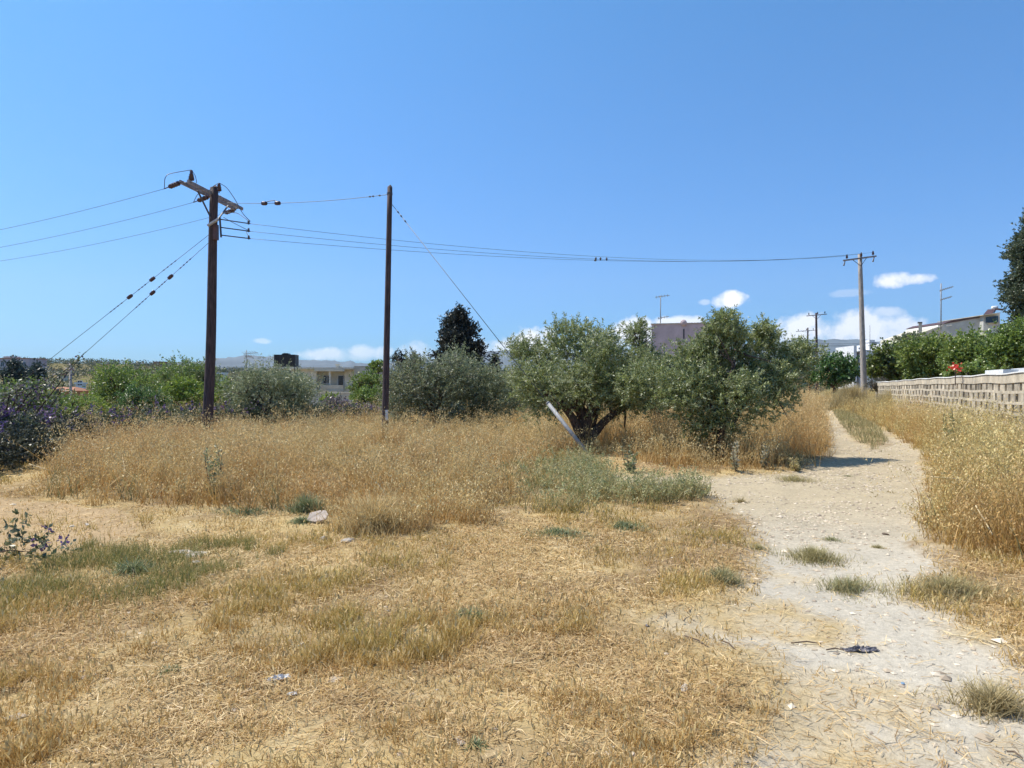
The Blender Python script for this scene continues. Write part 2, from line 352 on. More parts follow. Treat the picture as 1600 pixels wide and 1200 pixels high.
# ------------------------------------------------------------------ foliage
def foliage(rng, blobs, nsh, lps, shl, ll, lw, cols, up=.4, shell=.5, droop=.0, spread=.8, zmin=None, lump=.28, zmax=None):
    """blobs (k,6) centre+radii.  Shoots start through each blob, leaves sit along them.  Returns V,Q,C"""
    b = np.asarray(blobs, float); w = (b[:,3]*b[:,4]*b[:,5])**(2/3); w /= w.sum()
    k = rng.choice(len(b), nsh, p=w); d = nrm(rng.randn(nsh, 3)); r = shell+(1.0-shell)*rng.rand(nsh)**.8
    ph = rng.rand(len(b), 6)*6.28
    lm = 1+lump*(np.sin(d[:,0]*4.1+ph[k,0])*np.sin(d[:,1]*3.7+ph[k,1])+np.sin(d[:,2]*5.3+ph[k,2])*np.cos(d[:,0]*6+ph[k,3]))*.7
    p = b[k,:3]+d*b[k,3:]*(r*lm)[:, None]
    sdir = nrm(d*.9+np.array((0,0,up))+rng.randn(nsh,3)*.55); ln = shl*(.5+rng.rand(nsh))
    t = rng.rand(nsh, lps); q = p[:,None,:]+sdir[:,None,:]*(t*ln[:,None])[...,None]
    q[...,2] -= droop*(t*ln[:,None])**2
    ld = nrm(sdir[:,None,:]*.7+rng.randn(nsh, lps, 3)*spread); nn = nrm(np.cross(ld, rng.randn(nsh, lps, 3)))
    L_ = ll*(.6+.8*rng.rand(nsh, lps, 1)); W_ = lw*(.7+.6*rng.rand(nsh, lps, 1))
    base = q; tip = q+ld*L_; mid = q+ld*L_*.45
    V = np.stack([base, mid-nn*W_*.5, tip, mid+nn*W_*.5], 2).reshape(-1, 3)
    cols = np.asarray(cols, float); cs = cols[rng.randint(len(cols), size=nsh)]; cl = cols[rng.randint(len(cols), size=(nsh, lps))]
    c = (cs[:,None,:]*.55+cl*.45)*(.75+.5*rng.rand(nsh, lps, 1)); Cc = np.repeat(c.reshape(-1,3), 4, 0)
    m = len(V)//4; keep = np.ones(m, bool)
    if zmin is not None: keep &= V.reshape(-1,4,3)[:,:,2].min(1) > zmin
    if not keep.all():
        V = V.reshape(-1,4,3)[keep].reshape(-1,3); Cc = Cc.reshape(-1,4,3)[keep].reshape(-1,3); m = len(V)//4
    return V, np.arange(m*4).reshape(-1,4), Cc

OLIVE = [(.22,.25,.085),(.27,.31,.13),(.45,.48,.29),(.145,.18,.06),(.25,.29,.085)]
OLIVEF = [(.20,.23,.11),(.27,.30,.16),(.35,.37,.24),(.15,.18,.08)]
CITRUS = [(.13,.20,.035),(.18,.26,.05),(.24,.32,.065),(.08,.125,.03)]
LIME = [(.24,.32,.045),(.31,.39,.06),(.16,.24,.04)]
DARK = [(.02,.028,.022),(.03,.038,.03),(.015,.02,.018)]
CONIF = [(.05,.075,.035),(.075,.10,.05),(.11,.14,.08)]
FIG = [(.04,.10,.02),(.07,.15,.03),(.12,.22,.06)]
VINE = [(.16,.22,.035),(.22,.29,.05),(.10,.15,.03),(.30,.35,.09)]
PURP = [(.11,.065,.18),(.15,.085,.24),(.11,.08,.14),(.22,.14,.31)]
HEDGE = [(.07,.095,.04),(.10,.12,.06),(.22,.24,.14),(.045,.06,.03)]
MUTED = [(.20,.16,.19),(.28,.22,.25),(.12,.12,.08)]

def pxblobs(lst, Y):
    out = []
    for e in lst:
        px, py, rx, ry = e[:4]; dY = e[4] if len(e) > 4 else 0
        c = P(px, py, Y+dY); s = Y/F; out.append((*c, rx*s, (rx+ry)/2*s*.9, ry*s))
    return out
def trunks(rng, base, targets, r0, mat, parent, fork=.35, name='trunk', gnarl=.08):
    mb = MB(); base = np.array(base, float); f = base+np.array((rng.randn()*.05, rng.randn()*.05, fork))
    mb.tube(np.array([base-[0,0,.15], base, base*.5+f*.5+rng.randn(3)*.03, f]), [r0*1.5, r0*1.25, r0, r0*.85], 10)
    for t in targets:
        t = np.array(t, float); u = np.linspace(0, 1, 7)[:, None]
        off = nrm(rng.randn(3))*gnarl*np.linalg.norm(t-f)
        pts = f*(1-u)+t*u+off*np.sin(u*math.pi)+rng.randn(7,3)*.02*np.linalg.norm(t-f)*u; pts[:,2] += .12*np.linalg.norm(t-f)*np.sin(u[:,0]*math.pi)*.6
        rr_ = r0*.62*(1-u[:,0]*.8); mb.tube(pts, rr_, 7)
        for j in (3, 4, 5):
            for _ in range(2):
                d = nrm(rng.randn(3)+np.array((0,0,.5)))*min(np.linalg.norm(t-f), 2.2)*(.25+.2*rng.rand()); w = np.linspace(0,1,4)[:,None]
                mb.tube(pts[j]*(1-w)+(pts[j]+d)*w+rng.randn(4,3)*.02, r0*.2*(1-w[:,0]*.8), 5, False)
    return mb.build(name, mat, parent, True)

def tree(name, label, cat, seed, blobs, base, cols, nsh, lps, shl, ll, lw, r0=.1, group=None, bark='bark', fork=.4, trunk=True, crown='crown', targets=None, extra=None, **kw):
    rng = np.random.RandomState(seed); base = np.array(base, float)
    t = empty(name, base, label, cat, group)
    V, Q, Cc = foliage(rng, blobs, nsh, lps, shl, ll, lw, cols, zmin=kw.pop('zmin', base[2]-.05), **kw)
    mk(crown, V, [Q], LEAF, t, Cc)
    if trunk: trunks(rng, base, targets if targets is not None else [b[:3] for b in blobs][:9], r0, M[bark], t, fork)
    if extra:
        V, Q, Cc = foliage(rng, extra[0], *extra[1:6], extra[6], zmin=base[2], shell=.85, lump=kw.get('lump', .28)); mk('blossom', V, [Q], LEAF, t, Cc)
    return t
def boxtree(name, label, cat, seed, x0, x1, yt, yb, Y, cols, dens=1.0, aspect=.8, lobes=9, group=None, leafpx=3.4, thin=.35, base=None, depth=None, **kw):
    """a crown filling about this box of the photograph at its true distance and size"""
    rng = np.random.RandomState(seed+999); s = Y/F; cx, cz = (x0+x1)/2, (yt+yb)/2; hw, hh = (x1-x0)/2, (yb-yt)/2
    bl = [(cx, cz+hh*.1, hw*.72, hh*.78)]
    for i in range(lobes):
        a = i/lobes*2*math.pi+rng.rand()*.6; k = .52+.2*rng.rand()
        bl.append((cx+math.cos(a)*hw*k, cz-math.sin(a)*hh*k, hw*(.24+.14*rng.rand()), hh*(.24+.14*rng.rand()), (rng.rand()-.5)*hw*s*1.0))
    blobs = pxblobs(bl, Y)
    c = P(cx, yb, Y); zb = float(hgt(c[0], c[1])) if base is None else base
    ll = max(.03, leafpx*s); area = (x1-x0)*(yb-yt); n = int(area*dens*1.6)
    lps = 14; nsh = max(40, n//lps)
    return tree(name, label, cat, seed, blobs, (c[0], Y, zb), cols, nsh, lps, kw.pop('shl', hw*s*.30), ll, ll*thin, r0=kw.pop('r0', hw*s*.09), group=group, fork=max(.3, (c[2]-zb)*.6+.2), zmin=kw.pop('zmin', zb), **kw)

GO = 'olive trees in the dry grass'
def sprigs(bl, seed, k=4, f=.84, Y=15):
    rng = np.random.RandomState(seed); out = []
    for b in bl:
        b = np.array(b); c = b.copy(); c[3:] *= f; out.append(tuple(c))
        for _ in range(k):
            d = nrm(rng.randn(3)+np.array((0,0,.15))); r = .15+.13*rng.rand(); d = d if d[2] > -.25 else d*np.array((1,1,-1)); out.append((*(b[:3]+d*b[3:]*(.84+.18*rng.rand())), r, r, r*1.15))
    return out
# the two nearest olives
b1 = pxblobs([(890,585,70,52),(960,608,58,48),(838,610,42,40,-.3),(885,542,34,24),(925,545,30,22,.5),(1003,580,38,36,.3),(815,552,16,10,.4),(835,560,18,12,.3),(935,626,76,20,-.5),(848,636,30,20,-.4),(998,632,36,16,-.2),(960,565,40,28,-.6),(905,598,66,34,-1.0)], 15.8)
b1 = sprigs(b1, 1)
ob = G(918,703); t1 = tree('olive_tree', 'olive tree with dark forked trunk, standing behind the slanting steel pipe', 'olive tree', 11, b1, (ob[0], ob[1], gz(*ob)), OLIVE, 3000, 26, .30, .066, .020, r0=.21, group=GO, fork=.14,
          targets=[P(885,620,15.6),P(905,600,15.9),P(955,590,16),P(1000,620,15.9),P(940,560,15.5),P(850,610,15.3)], up=.75, droop=.25, lump=.3, shell=.35)
b2 = pxblobs([(1118,588,78,52),(1194,588,52,46,.2),(1143,546,40,26),(1186,532,20,16,.3),(1133,524,16,14,-.2),(1068,614,46,44,-.2),(1098,642,50,38,-.4),(1116,684,42,34,-.3),(1024,606,44,36,.2),(1226,582,24,30,.4),(1106,562,22,22,.3),(1216,616,34,30,-.3),(1158,632,60,40,-.6),(1249,559,12,12,.6)], 13.7)
b2 = sprigs(b2, 2)
ob = G(1128,722); t2 = tree('olive_tree', 'large bushy olive tree beside the track, its skirt of leaves reaching the grass', 'olive tree', 12, b2, (ob[0], ob[1], gz(*ob)), OLIVE, 3600, 26, .24, .066, .021, r0=.12, group=GO, fork=.4,
          targets=[P(1130,580,13.7),P(1190,575,13.8),P(1150,530,13.6),P(1080,600,13.5),P(1100,650,13.4),P(1220,600,13.6)], up=.75, droop=.25, lump=.3, shell=.35)
b3 = sprigs(pxblobs([(1012,585,40,30),(992,532,9,18),(1050,592,40,24),(1000,600,50,36)], 20), 3)
tree('olive_tree', 'olive tree half hidden between the two nearest olives, in front of the mauve house', 'olive tree', 13, b3, (*P(1025,0,20)[:2], gz(4.3,20)), OLIVE, 1100, 24, .3, .078, .026, r0=.13, group=GO, up=.6, shell=.35)
boxtree('olive_tree', 'round grey-green olive tree at the back, between the two wooden poles', 'olive tree', 14, 348, 505, 578, 668, 24, OLIVEF, 1.25, group=GO, leafpx=3.6)
b5 = pxblobs([(655,605,46,36),(625,630,22,34),(690,625,40,32),(710,585,26,22),(655,580,24,14)], 22)
tree('olive_tree', 'broad olive tree just right of the bare wooden stub pole', 'olive tree', 15, b5, (*P(680,0,22)[:2], gz(-2.5,22)), OLIVEF+[(.16,.15,.12)], 1500, 22, .45, .08, .026, r0=.13, group=GO, up=.35, fork=.5, targets=[P(640,610,22),P(690,615,22),P(710,590,22),P(660,600,21.6)])
b6 = pxblobs([(745,610,44,34),(712,575,24,22),(780,618,36,30),(735,640,40,22)], 23)
tree('olive_tree', 'olive tree with bare lower twigs below the tall dark cypress', 'olive tree', 16, b6, (*P(735,0,23)[:2], gz(-1.4,23)), OLIVEF, 1400, 22, .45, .08, .026, r0=.12, group=GO, up=.45, fork=.5)
boxtree('olive_tree', 'small dark olive tree further back, left of the forked olive', 'olive tree', 17, 770, 850, 582, 655, 31, OLIVEF, 1.3, group=GO)
boxtree('olive_tree', 'low olive tree far back behind the forked trunk', 'olive tree', 18, 850, 960, 590, 645, 36, OLIVEF, .9, group=GO)
boxtree('olive_tree', 'far olive tree behind the bushy roadside olive', 'olive tree', 19, 1040, 1200, 585, 640, 34, OLIVEF, .9, group=GO)

# green orchard left of and behind the left pole
GB = 'green trees behind the hedge'
for i, (lab, x0, x1, yt, yb, Y, co_, d) in enumerate([
    ('mid-green leafy tree, leftmost of the orchard, rising above the slim far post', 132, 245, 575, 655, 34, CITRUS, 1.2),
    ('darker green tree of the orchard right behind the thick left pole', 236, 345, 562, 645, 38, CITRUS[:2]+OLIVEF[:1], 1.2),
    ('yellow-green bush in front of the orchard trees, left of the thick pole', 250, 325, 592, 648, 29, LIME+CITRUS[:1], 1.1),
    ('bright yellow-green bush low above the purple hedge', 70, 175, 618, 668, 24, LIME+CITRUS, 1.1),
    ('light green tree just right of the thick pole', 330, 372, 588, 660, 30, LIME+CITRUS[:2], 1.1),
    ('deep green bush with dark core, middle of the orchard', 185, 262, 605, 662, 27, FIG+OLIVEF[:1], 1.1),
    ('dark green shrub against the right end of the flat-roofed house', 545, 606, 582, 632, 46, CITRUS, 1.2),
    ('fresh green bush below the flat-roofed house', 548, 604, 606, 645, 33, LIME[2:]+CITRUS, 1.1),
    ('small dark tree at the right corner of the flat-roofed house', 575, 603, 562, 582, 75, CITRUS, 1.4),
    ('grey-green bush covering the left of the flat-roofed house', 415, 490, 578, 640, 34, OLIVEF, 1.2),
    ('pale yellow-green clump left of the purple bush', 500, 530, 613, 640, 31, LIME, 1.0)]):
    boxtree('broadleaf_tree' if i in (0,1,4,8) else 'bush', lab, 'tree' if i in (0,1,4,8) else 'bush', 40+i, x0, x1, yt, yb, Y, co_, d, group=GB, thin=.5)
boxtree('bush', 'leafy green bush above the left end of the purple hedge', 'bush', 59, -40, 110, 606, 668, 20, CITRUS+LIME[2:]+OLIVEF[:1], 1.2, thin=.5)
for i, (lab, x0, x1, yt, yb, Y) in enumerate([
    ('dusky purple flowering bush, larger of the pair below the flat-roofed house', 498, 560, 624, 668, 27),
    ('dusky purple flowering bush beside the stub pole, smaller of the pair', 552, 596, 634, 668, 26.5)]):
    boxtree('flowering_bush', lab, 'bush', 60+i, x0, x1, yt, yb, Y, MUTED, 1.4, trunk=True, thin=.6)
# dark conifers
def conifer(label, seed, x0, x1, yt, yb, Y, cols, lps=12, dens=1.0, group=None, bulge=.75):
    rng = np.random.RandomState(seed); s = Y/F; n = max(8, int((yb-yt)/7)); bl = []; cx = (x0+x1)/2; hw = (x1-x0)/2
    for i in range(n):
        u = i/(n-1); w = hw*(np.interp(u, [0,.15,.45,.65,.8,.92,1], [.80,.95,1.0,.80,.62,.42,.22]) if bulge > .5 else np.interp(u, [0,.3,1], [1,.75,.15]))
        y = yb-(yb-yt)*u*.97
        for k in range(5):
            bl.append((cx+(rng.rand()-.5)*w*1.35, y+rng.randn()*4, w*(.20+.34*rng.rand()), max(4, hw*(.12+.12*rng.rand())), (rng.rand()-.5)*w*s*1.2))
    blobs = pxblobs(bl, Y); c = P(cx, yb, Y); zb = float(hgt(c[0], Y))
    nsh = int((x1-x0)*(yb-yt)*dens/2.6)
    return tree('cypress_tree', label, 'cypress', seed, blobs, (c[0], Y, zb), cols, max(nsh,60), lps, .009*Y, 3.4*s, 2.0*s, r0=hw*s*.10, group=group, bark='darkbark', fork=max(.5, c[2]-zb), targets=[(c[0]*.6+b[0]*.4, b[1]*.4+Y*.6, b[2]*.95) for b in blobs[::5]], up=.5, lump=.35, shell=.2, zmin=zb)
conifer('broad ragged near-black cypress towering over the olives in the middle', 70, 676, 758, 488, 600, 62, DARK, dens=1.5)
conifer('thin near-black cypress spire right of the broad dark cypress', 71, 764, 781, 557, 598, 75, DARK, dens=1.6, bulge=.3)
conifer('tall blue-green cypress cut by the right edge of the photo', 72, 1566, 1680, 325, 505, 36, CONIF, dens=1.1)
boxtree('dark_tree', 'small black-leaved tree top just right of the stub pole', 'tree', 73, 615, 636, 553, 572, 66, DARK, 1.2, thin=.5, shl=.5)
boxtree('dark_tree', 'small black-leaved tree top left of the broad cypress', 'tree', 74, 633, 660, 554, 580, 64, DARK, 1.2, thin=.5, shl=.5)
conifer('squat blue-black cypress below the long grey block on the left', 75, 0, 40, 572, 606, 90, [(.03,.05,.04),(.04,.06,.05)], dens=1.5)
conifer('squat blue-black cypress, second from the left edge', 76, 44, 70, 574, 607, 95, [(.03,.05,.04),(.04,.06,.05)], dens=1.5)
# right side beyond the wall
GV = 'green shrubs behind the garden wall'
boxtree('fig_tree', 'dark green fig tree at the far end of the track', 'fig tree', 80, 1268, 1342, 556, 604, 62, FIG, 1.5, thin=.7, leafpx=3.6)
boxtree('bush', 'low bright green bush left of the fig tree', 'bush', 81, 1245, 1285, 572, 602, 66, LIME[2:]+FIG, 1.3, thin=.6)
for i, (lab, x0, x1, yt, yb, Y, c_) in enumerate([
    ('olive-green vine shrub just right of the pale wooden pole', 1352, 1438, 541, 606, 41, VINE+HEDGE[:2]),
    ('leafy green vine shrub behind the far end of the garden wall', 1405, 1500, 528, 602, 36, VINE),
    ('green shrub behind the wall with a red flower before it', 1470, 1570, 522, 598, 27, VINE),
    ('tall fresh green shrub behind the near end of the garden wall', 1540, 1700, 508, 590, 24, VINE[:2]+CITRUS),
    ('small grey-green shrub at the foot of the house wall', 1395, 1450, 522, 552, 48, OLIVEF),
    ('low vine mat lying along the top of the garden wall', 1480, 1560, 574, 600, 21.5, LIME[2:]+VINE)]):
    boxtree('vine_shrub', lab, 'shrub', 82+i, x0, x1, yt, yb, Y, c_, 1.25, group=GV, thin=.75, leafpx=3.8)
boxtree('scrub_bush', 'dark twiggy bush at the foot of the pale wooden pole', 'bush', 90, 1352, 1392, 592, 612, 37, [(.10,.10,.07),(.14,.12,.09)], 1.1)
boxtree('pale_shrub', 'pale silvery shrub beside the track behind the bushy olive', 'shrub', 91, 1238, 1254, 583, 618, 36, [(.42,.42,.34),(.30,.31,.22)], 1.2, thin=.7)

# ------------------------------------------------------------------ bougainvillea hedge on the left
def hedge(label, seed, pts, hh, ww, n, purple, cat='hedge', name='bougainvillea_hedge', cols=HEDGE, group=None):
    rng = np.random.RandomState(seed); pts = np.array(pts, float); bl = []; pb = []
    seg = np.linalg.norm(np.diff(pts[:, :2], axis=0), axis=1); cum = np.concatenate([[0], np.cumsum(seg)])
    for s_ in np.arange(0, cum[-1], .45):
        x = np.interp(s_, cum, pts[:,0]); y = np.interp(s_, cum, pts[:,1]); h = np.interp(s_, cum, pts[:,2])*(.62+.16*rng.rand())
        z = float(hgt(x, y)); bl.append((x+rng.randn()*.12, y+rng.randn()*.12, z+h*.5, .45*ww, .45*ww, h*.52))
        if rng.rand() < .8: pb.append((x+rng.randn()*.2, y+rng.randn()*.2, z+h*.78, .28*ww, .28*ww, h*.26))
    t = empty(name, (pts[0,0], pts[0,1], float(hgt(pts[0,0], pts[0,1]))), label, cat, group)
    V, Q, Cc = foliage(rng, bl, n, 18, .13, .055, .032, cols, up=.3, shell=.45, zmin=-.1, lump=.18); mk('foliage', V, [Q], LEAF, t, Cc)
    if purple:
        V, Q, Cc = foliage(rng, pb, int(n*purple), 14, .2, .045, .035, PURP, up=.2, shell=.8, lump=.4); mk('blossom', V, [Q], LEAF, t, Cc)
    mb = MB()
    for b in bl[::2]: mb.tube([(b[0],b[1],b[2]-b[5]-.1),(b[0]+rng.randn()*.08,b[1]+rng.randn()*.08,b[2]-b[5]*.2),(b[0]+rng.randn()*.2,b[1]+rng.randn()*.2,b[2]+b[5]*.5)], [.03,.02,.01], 5)
    mb.tube([(b[0], b[1], float(hgt(b[0], b[1]))+.01) for b in bl[::2]], .02, 5); mb.build('stem', M['darkbark'], t)
    return t
hedge('long dark bougainvillea hedge with purple blossom along the left edge of the field', 101, [(-8.9,6.6,.85),(-8.7,9.2,.9),(-9.4,11.5,.98),(-10.3,14,1.05),(-11.2,16.5,1.1)], 1, 1.6, 4200, .07, cols=[(.05,.06,.03),(.07,.07,.045),(.15,.15,.10),(.035,.045,.03)])
hedge('grey-green scrubby hedge with a little purple behind the thick pole', 102, [(-11.0,17.2,1.15),(-10.2,21,1.1),(-8.2,24.5,.95),(-5,26.5,.8)], 1, 1.4, 2600, .12)
tree('bougainvillea_bush', 'deep purple bougainvillea bush at the left edge above the hedge', 'bush', 103, pxblobs([(0,660,22,10),(-34,650,34,18),(28,662,18,8)], 13.5), (*P(-5,0,13.5)[:2], 0), HEDGE, 420, 16, .16, .055, .03, r0=.05, up=.3, extra=(pxblobs([(0,657,20,9),(-34,650,34,14)], 13.4), 110, 14, .2, .045, .035, PURP))
# arching sprays that climb towards the guy wire
def sprays():
    rng = np.random.RandomState(104); t = empty('bougainvillea_vine', P(60,660,17)*[1,1,0], 'thorny bougainvillea sprays arching up towards the foot of the guy wires', 'vine')
    mb = MB(); LV = []; LC = []; PV = []; PC = []
    arcs = [[(40,665),(70,628),(100,590),(131,552)],[(30,660),(50,625),(75,602),(112,575)],[(10,655),(30,615),(60,600),(88,585)],[(5,660),(15,615),(28,602),(45,600)],[(60,662),(75,640),(90,620),(100,600)],[(20,650),(48,612),(85,592),(122,562)],[(-10,640),(10,625),(25,612),(38,604)]]
    for a in arcs:
        c = np.array([P(x, y, 17+rng.randn()*.3) for x, y in a]); u = np.linspace(0, 3, 26); pts = np.stack([np.interp(u, range(4), c[:,i]) for i in range(3)], -1)
        pts[1:-1] = (pts[:-2]+pts[1:-1]*2+pts[2:])/4; mb.tube(pts, np.linspace(.025,.006,26), 5)
        for j, p in enumerate(pts):
            k = int(9*(1.3-j/26)); q = p+rng.randn(k,3)*(.13*(1.2-j/26)+.02); d = nrm(rng.randn(k,3)); nn = nrm(np.cross(d, rng.randn(k,3))); l = .09
            LV.append(np.stack([q, q+d*l*.5-nn*l*.3, q+d*l, q+d*l*.5+nn*l*.3], 1).reshape(-1,3)); cc = np.array(HEDGE+[(.30,.30,.24),(.12,.10,.14)])[rng.randint(6, size=k)]; LC.append(np.repeat(cc,4,0))
            if rng.rand() < .14 and j < 12:
                k = 12; q = p+rng.randn(k,3)*.12; d = nrm(rng.randn(k,3)); nn = nrm(np.cross(d, rng.randn(k,3)))
                PV.append(np.stack([q, q+d*l*.5-nn*l*.4, q+d*l, q+d*l*.5+nn*l*.4], 1).reshape(-1,3)); PC.append(np.repeat(np.array(PURP)[rng.randint(4, size=k)],4,0))
    mb.build('stem', M['darkbark'], t)
    for nm, v, c in (('foliage', LV, LC), ('blossom', PV, PC)):
        v = np.concatenate(v); mk(nm, v, [np.arange(len(v)).reshape(-1,4)], LEAF, t, np.concatenate(c))
sprays()
# small runner on the near left ground
b = G(15, 895); tree('bougainvillea_sprig', 'low bougainvillea runner with few purple flowers creeping in from the left edge', 'plant', 105,
    [(b[0]-.5,b[1]+.25,.10,.45,.3,.14),(b[0]-.1,b[1]+.35,.08,.3,.2,.10),(b[0]-1.2,b[1]+.2,.12,.6,.5,.2)], (b[0]-.5,b[1]+.3,0), HEDGE, 130, 14, .2, .045, .025, r0=.015, fork=.05, up=.2,
    extra=([(b[0]+.05,b[1]+.45,.12,.12,.1,.06),(b[0]-.1,b[1]+.62,.14,.1,.1,.05)], 10, 7, .08, .035, .03, PURP))

# ------------------------------------------------------------------ grass
def blades(rng, x, y, h, w, lean, cb, ct, seg=2, zoff=-.015, curl=.5, coh=0.):
    """x,y,h,w arrays; lean = sideways reach as share of h; cb, ct colours at foot and tip"""
    n = len(x); z = gz(x, y)+zoff; a = rng.rand(n)*6.283
    if coh: a = np.where(rng.rand(n) < coh, fbm(x, y, .8, 95, 2)*16+rng.randn(n)*.5, a)
    dx, dy = np.cos(a), np.sin(a)
    b = rng.rand(n)*6.283; wx, wy = np.cos(b)*w/2, np.sin(b)*w/2
    V = []; Cc = []
    for i in range(seg+1):
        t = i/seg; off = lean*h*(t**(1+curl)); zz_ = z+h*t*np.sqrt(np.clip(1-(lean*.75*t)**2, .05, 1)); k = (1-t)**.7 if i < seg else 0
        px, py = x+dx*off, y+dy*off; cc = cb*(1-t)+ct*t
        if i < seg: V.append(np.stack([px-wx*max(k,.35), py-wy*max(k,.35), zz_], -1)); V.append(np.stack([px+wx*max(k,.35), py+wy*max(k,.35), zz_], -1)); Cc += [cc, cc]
        else: V.append(np.stack([px, py, zz_], -1)); Cc.append(cc); tip = V[-1]
    m = 2*seg+1; V = np.stack(V, 1).reshape(-1,3); Cc = np.stack(Cc, 1).reshape(-1,3); o = np.arange(n)[:, None]*m
    Q = np.concatenate([o+np.array([[2*i,2*i+1,2*i+3,2*i+2]]) for i in range(seg-1)]) if seg > 1 else np.zeros((0,4), int)
    T = o+np.array([[2*seg-2, 2*seg-1, 2*seg]])
    return V, Q, T, Cc, (dx, dy)
def cat(parts):
    V=[];Q=[];T=[];Cc=[];n=0
    for v,q,t,c in parts:
        V.append(v); Q.append(q+n); T.append(t+n); Cc.append(c); n += len(v)
    return np.concatenate(V), [np.concatenate(T), np.concatenate(Q)], np.concatenate(Cc)
def pick(rng, cols, n): return np.array(cols, float)[rng.randint(len(cols), size=n)]*(.8+.4*rng.rand(n,1))
E3 = np.zeros((0,3), int)

def scatter(rng, n, y0, y1, pw=1.0, wide=.86, extra=1.2):
    u = rng.rand(n)
    if pw == 1: y = y0*(y1/y0)**u
    else: e = 1-pw; y = (y0**e+(y1**e-y0**e)*u)**(1/e)
    x = (rng.rand(n)*2-1)*(y*wide+extra); return x, y
def region(rng, n, poly, dens=None, ja=.2):
    P_ = np.array(poly); lo = P_.min(0); hi = P_.max(0); X_=[];Y_=[];c=0
    while c < n:
        x = lo[0]+rng.rand(n*2)*(hi[0]-lo[0]); y = lo[1]+rng.rand(n*2)*(hi[1]-lo[1]); a, b_ = jit(x, y, ja, .4); k = inpoly(a, b_, poly)
        if dens is not None: k &= rng.rand(len(x)) < dens(x, y)
        X_.append(x[k]); Y_.append(y[k]); c += k.sum()
        if c == 0: break
    return np.concatenate(X_)[:n], np.concatenate(Y_)[:n]
def masks(x, y):
    a, b_ = jit(x, y, .22, .5); p = np.random.RandomState(len(x)).rand(len(x)) < softpath(x, y)
    return p, inpoly(a, b_, TALL), inpoly(a, b_, VERGE)

def short_grass():
    rng = np.random.RandomState(5); parts = []
    x, y = scatter(rng, 620000, 1.9, 13, 1.25); p, t, v = masks(x, y)
    pat = fbm(x, y, .9, 41); near = sstep(5.5, 3.0, y); fine = fbm(x,y,.18,44,2)
    dens = (np.clip((pat-.42)*5, .08, 1)*(.35+.65*near)+.24)*np.clip((fine-.35)*4,.15,1)
    k = ~p & ~t & ~v & (rng.rand(len(x)) < dens) & ~(inpoly(x, y, BARE) & (rng.rand(len(x)) < .8))
    x, y = x[k], y[k]; pat = pat[k]; g = np.clip((pat-.50)*6, 0, 1)[:, None]
    n = len(x); h = (.03+.085*rng.rand(n))*(.5+1.5*np.clip((pat-.4)*3, 0, 1)*(.55+.45*sstep(6,3.5,y))); w = .0035+.0008*y
    dry = pick(rng, [(.52,.38,.17),(.62,.47,.23),(.45,.31,.14),(.66,.53,.29)], n); gre = pick(rng, [(.42,.38,.14),(.52,.44,.18)], n)
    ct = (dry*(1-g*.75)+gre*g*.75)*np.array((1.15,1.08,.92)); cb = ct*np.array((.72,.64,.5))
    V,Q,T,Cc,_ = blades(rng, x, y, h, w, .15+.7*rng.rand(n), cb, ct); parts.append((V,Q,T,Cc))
    # ears of the short barley grass
    k = rng.rand(n) < .14; xx, yy, hh = x[k], y[k], h[k]; m = k.sum()
    q = np.stack([xx+rng.randn(m)*.012, yy+rng.randn(m)*.012, gz(xx,yy)+hh*.8], -1); d = nrm(np.stack([rng.randn(m)*.4, rng.randn(m)*.4, .7+rng.rand(m)], -1)); nn = nrm(np.cross(d, rng.randn(m,3))); l = .042; w_ = .0022+.0009*yy[:,None]
    V = np.stack([q, q+d*l*.4-nn*w_, q+d*l, q+d*l*.4+nn*w_], 1).reshape(-1,3)
    parts.append((V, np.arange(len(V)).reshape(-1,4), E3, np.repeat(pick(rng, [(.62,.46,.20),(.68,.52,.26),(.52,.36,.15)], m), 4, 0)))
    V, fs, Cc = cat(parts); o = mk('dry_grass', V, fs, STRAW, Cc=Cc); tag(o, 'short dry golden grass and stubble covering the foreground', 'grass', kind='stuff')
short_grass()

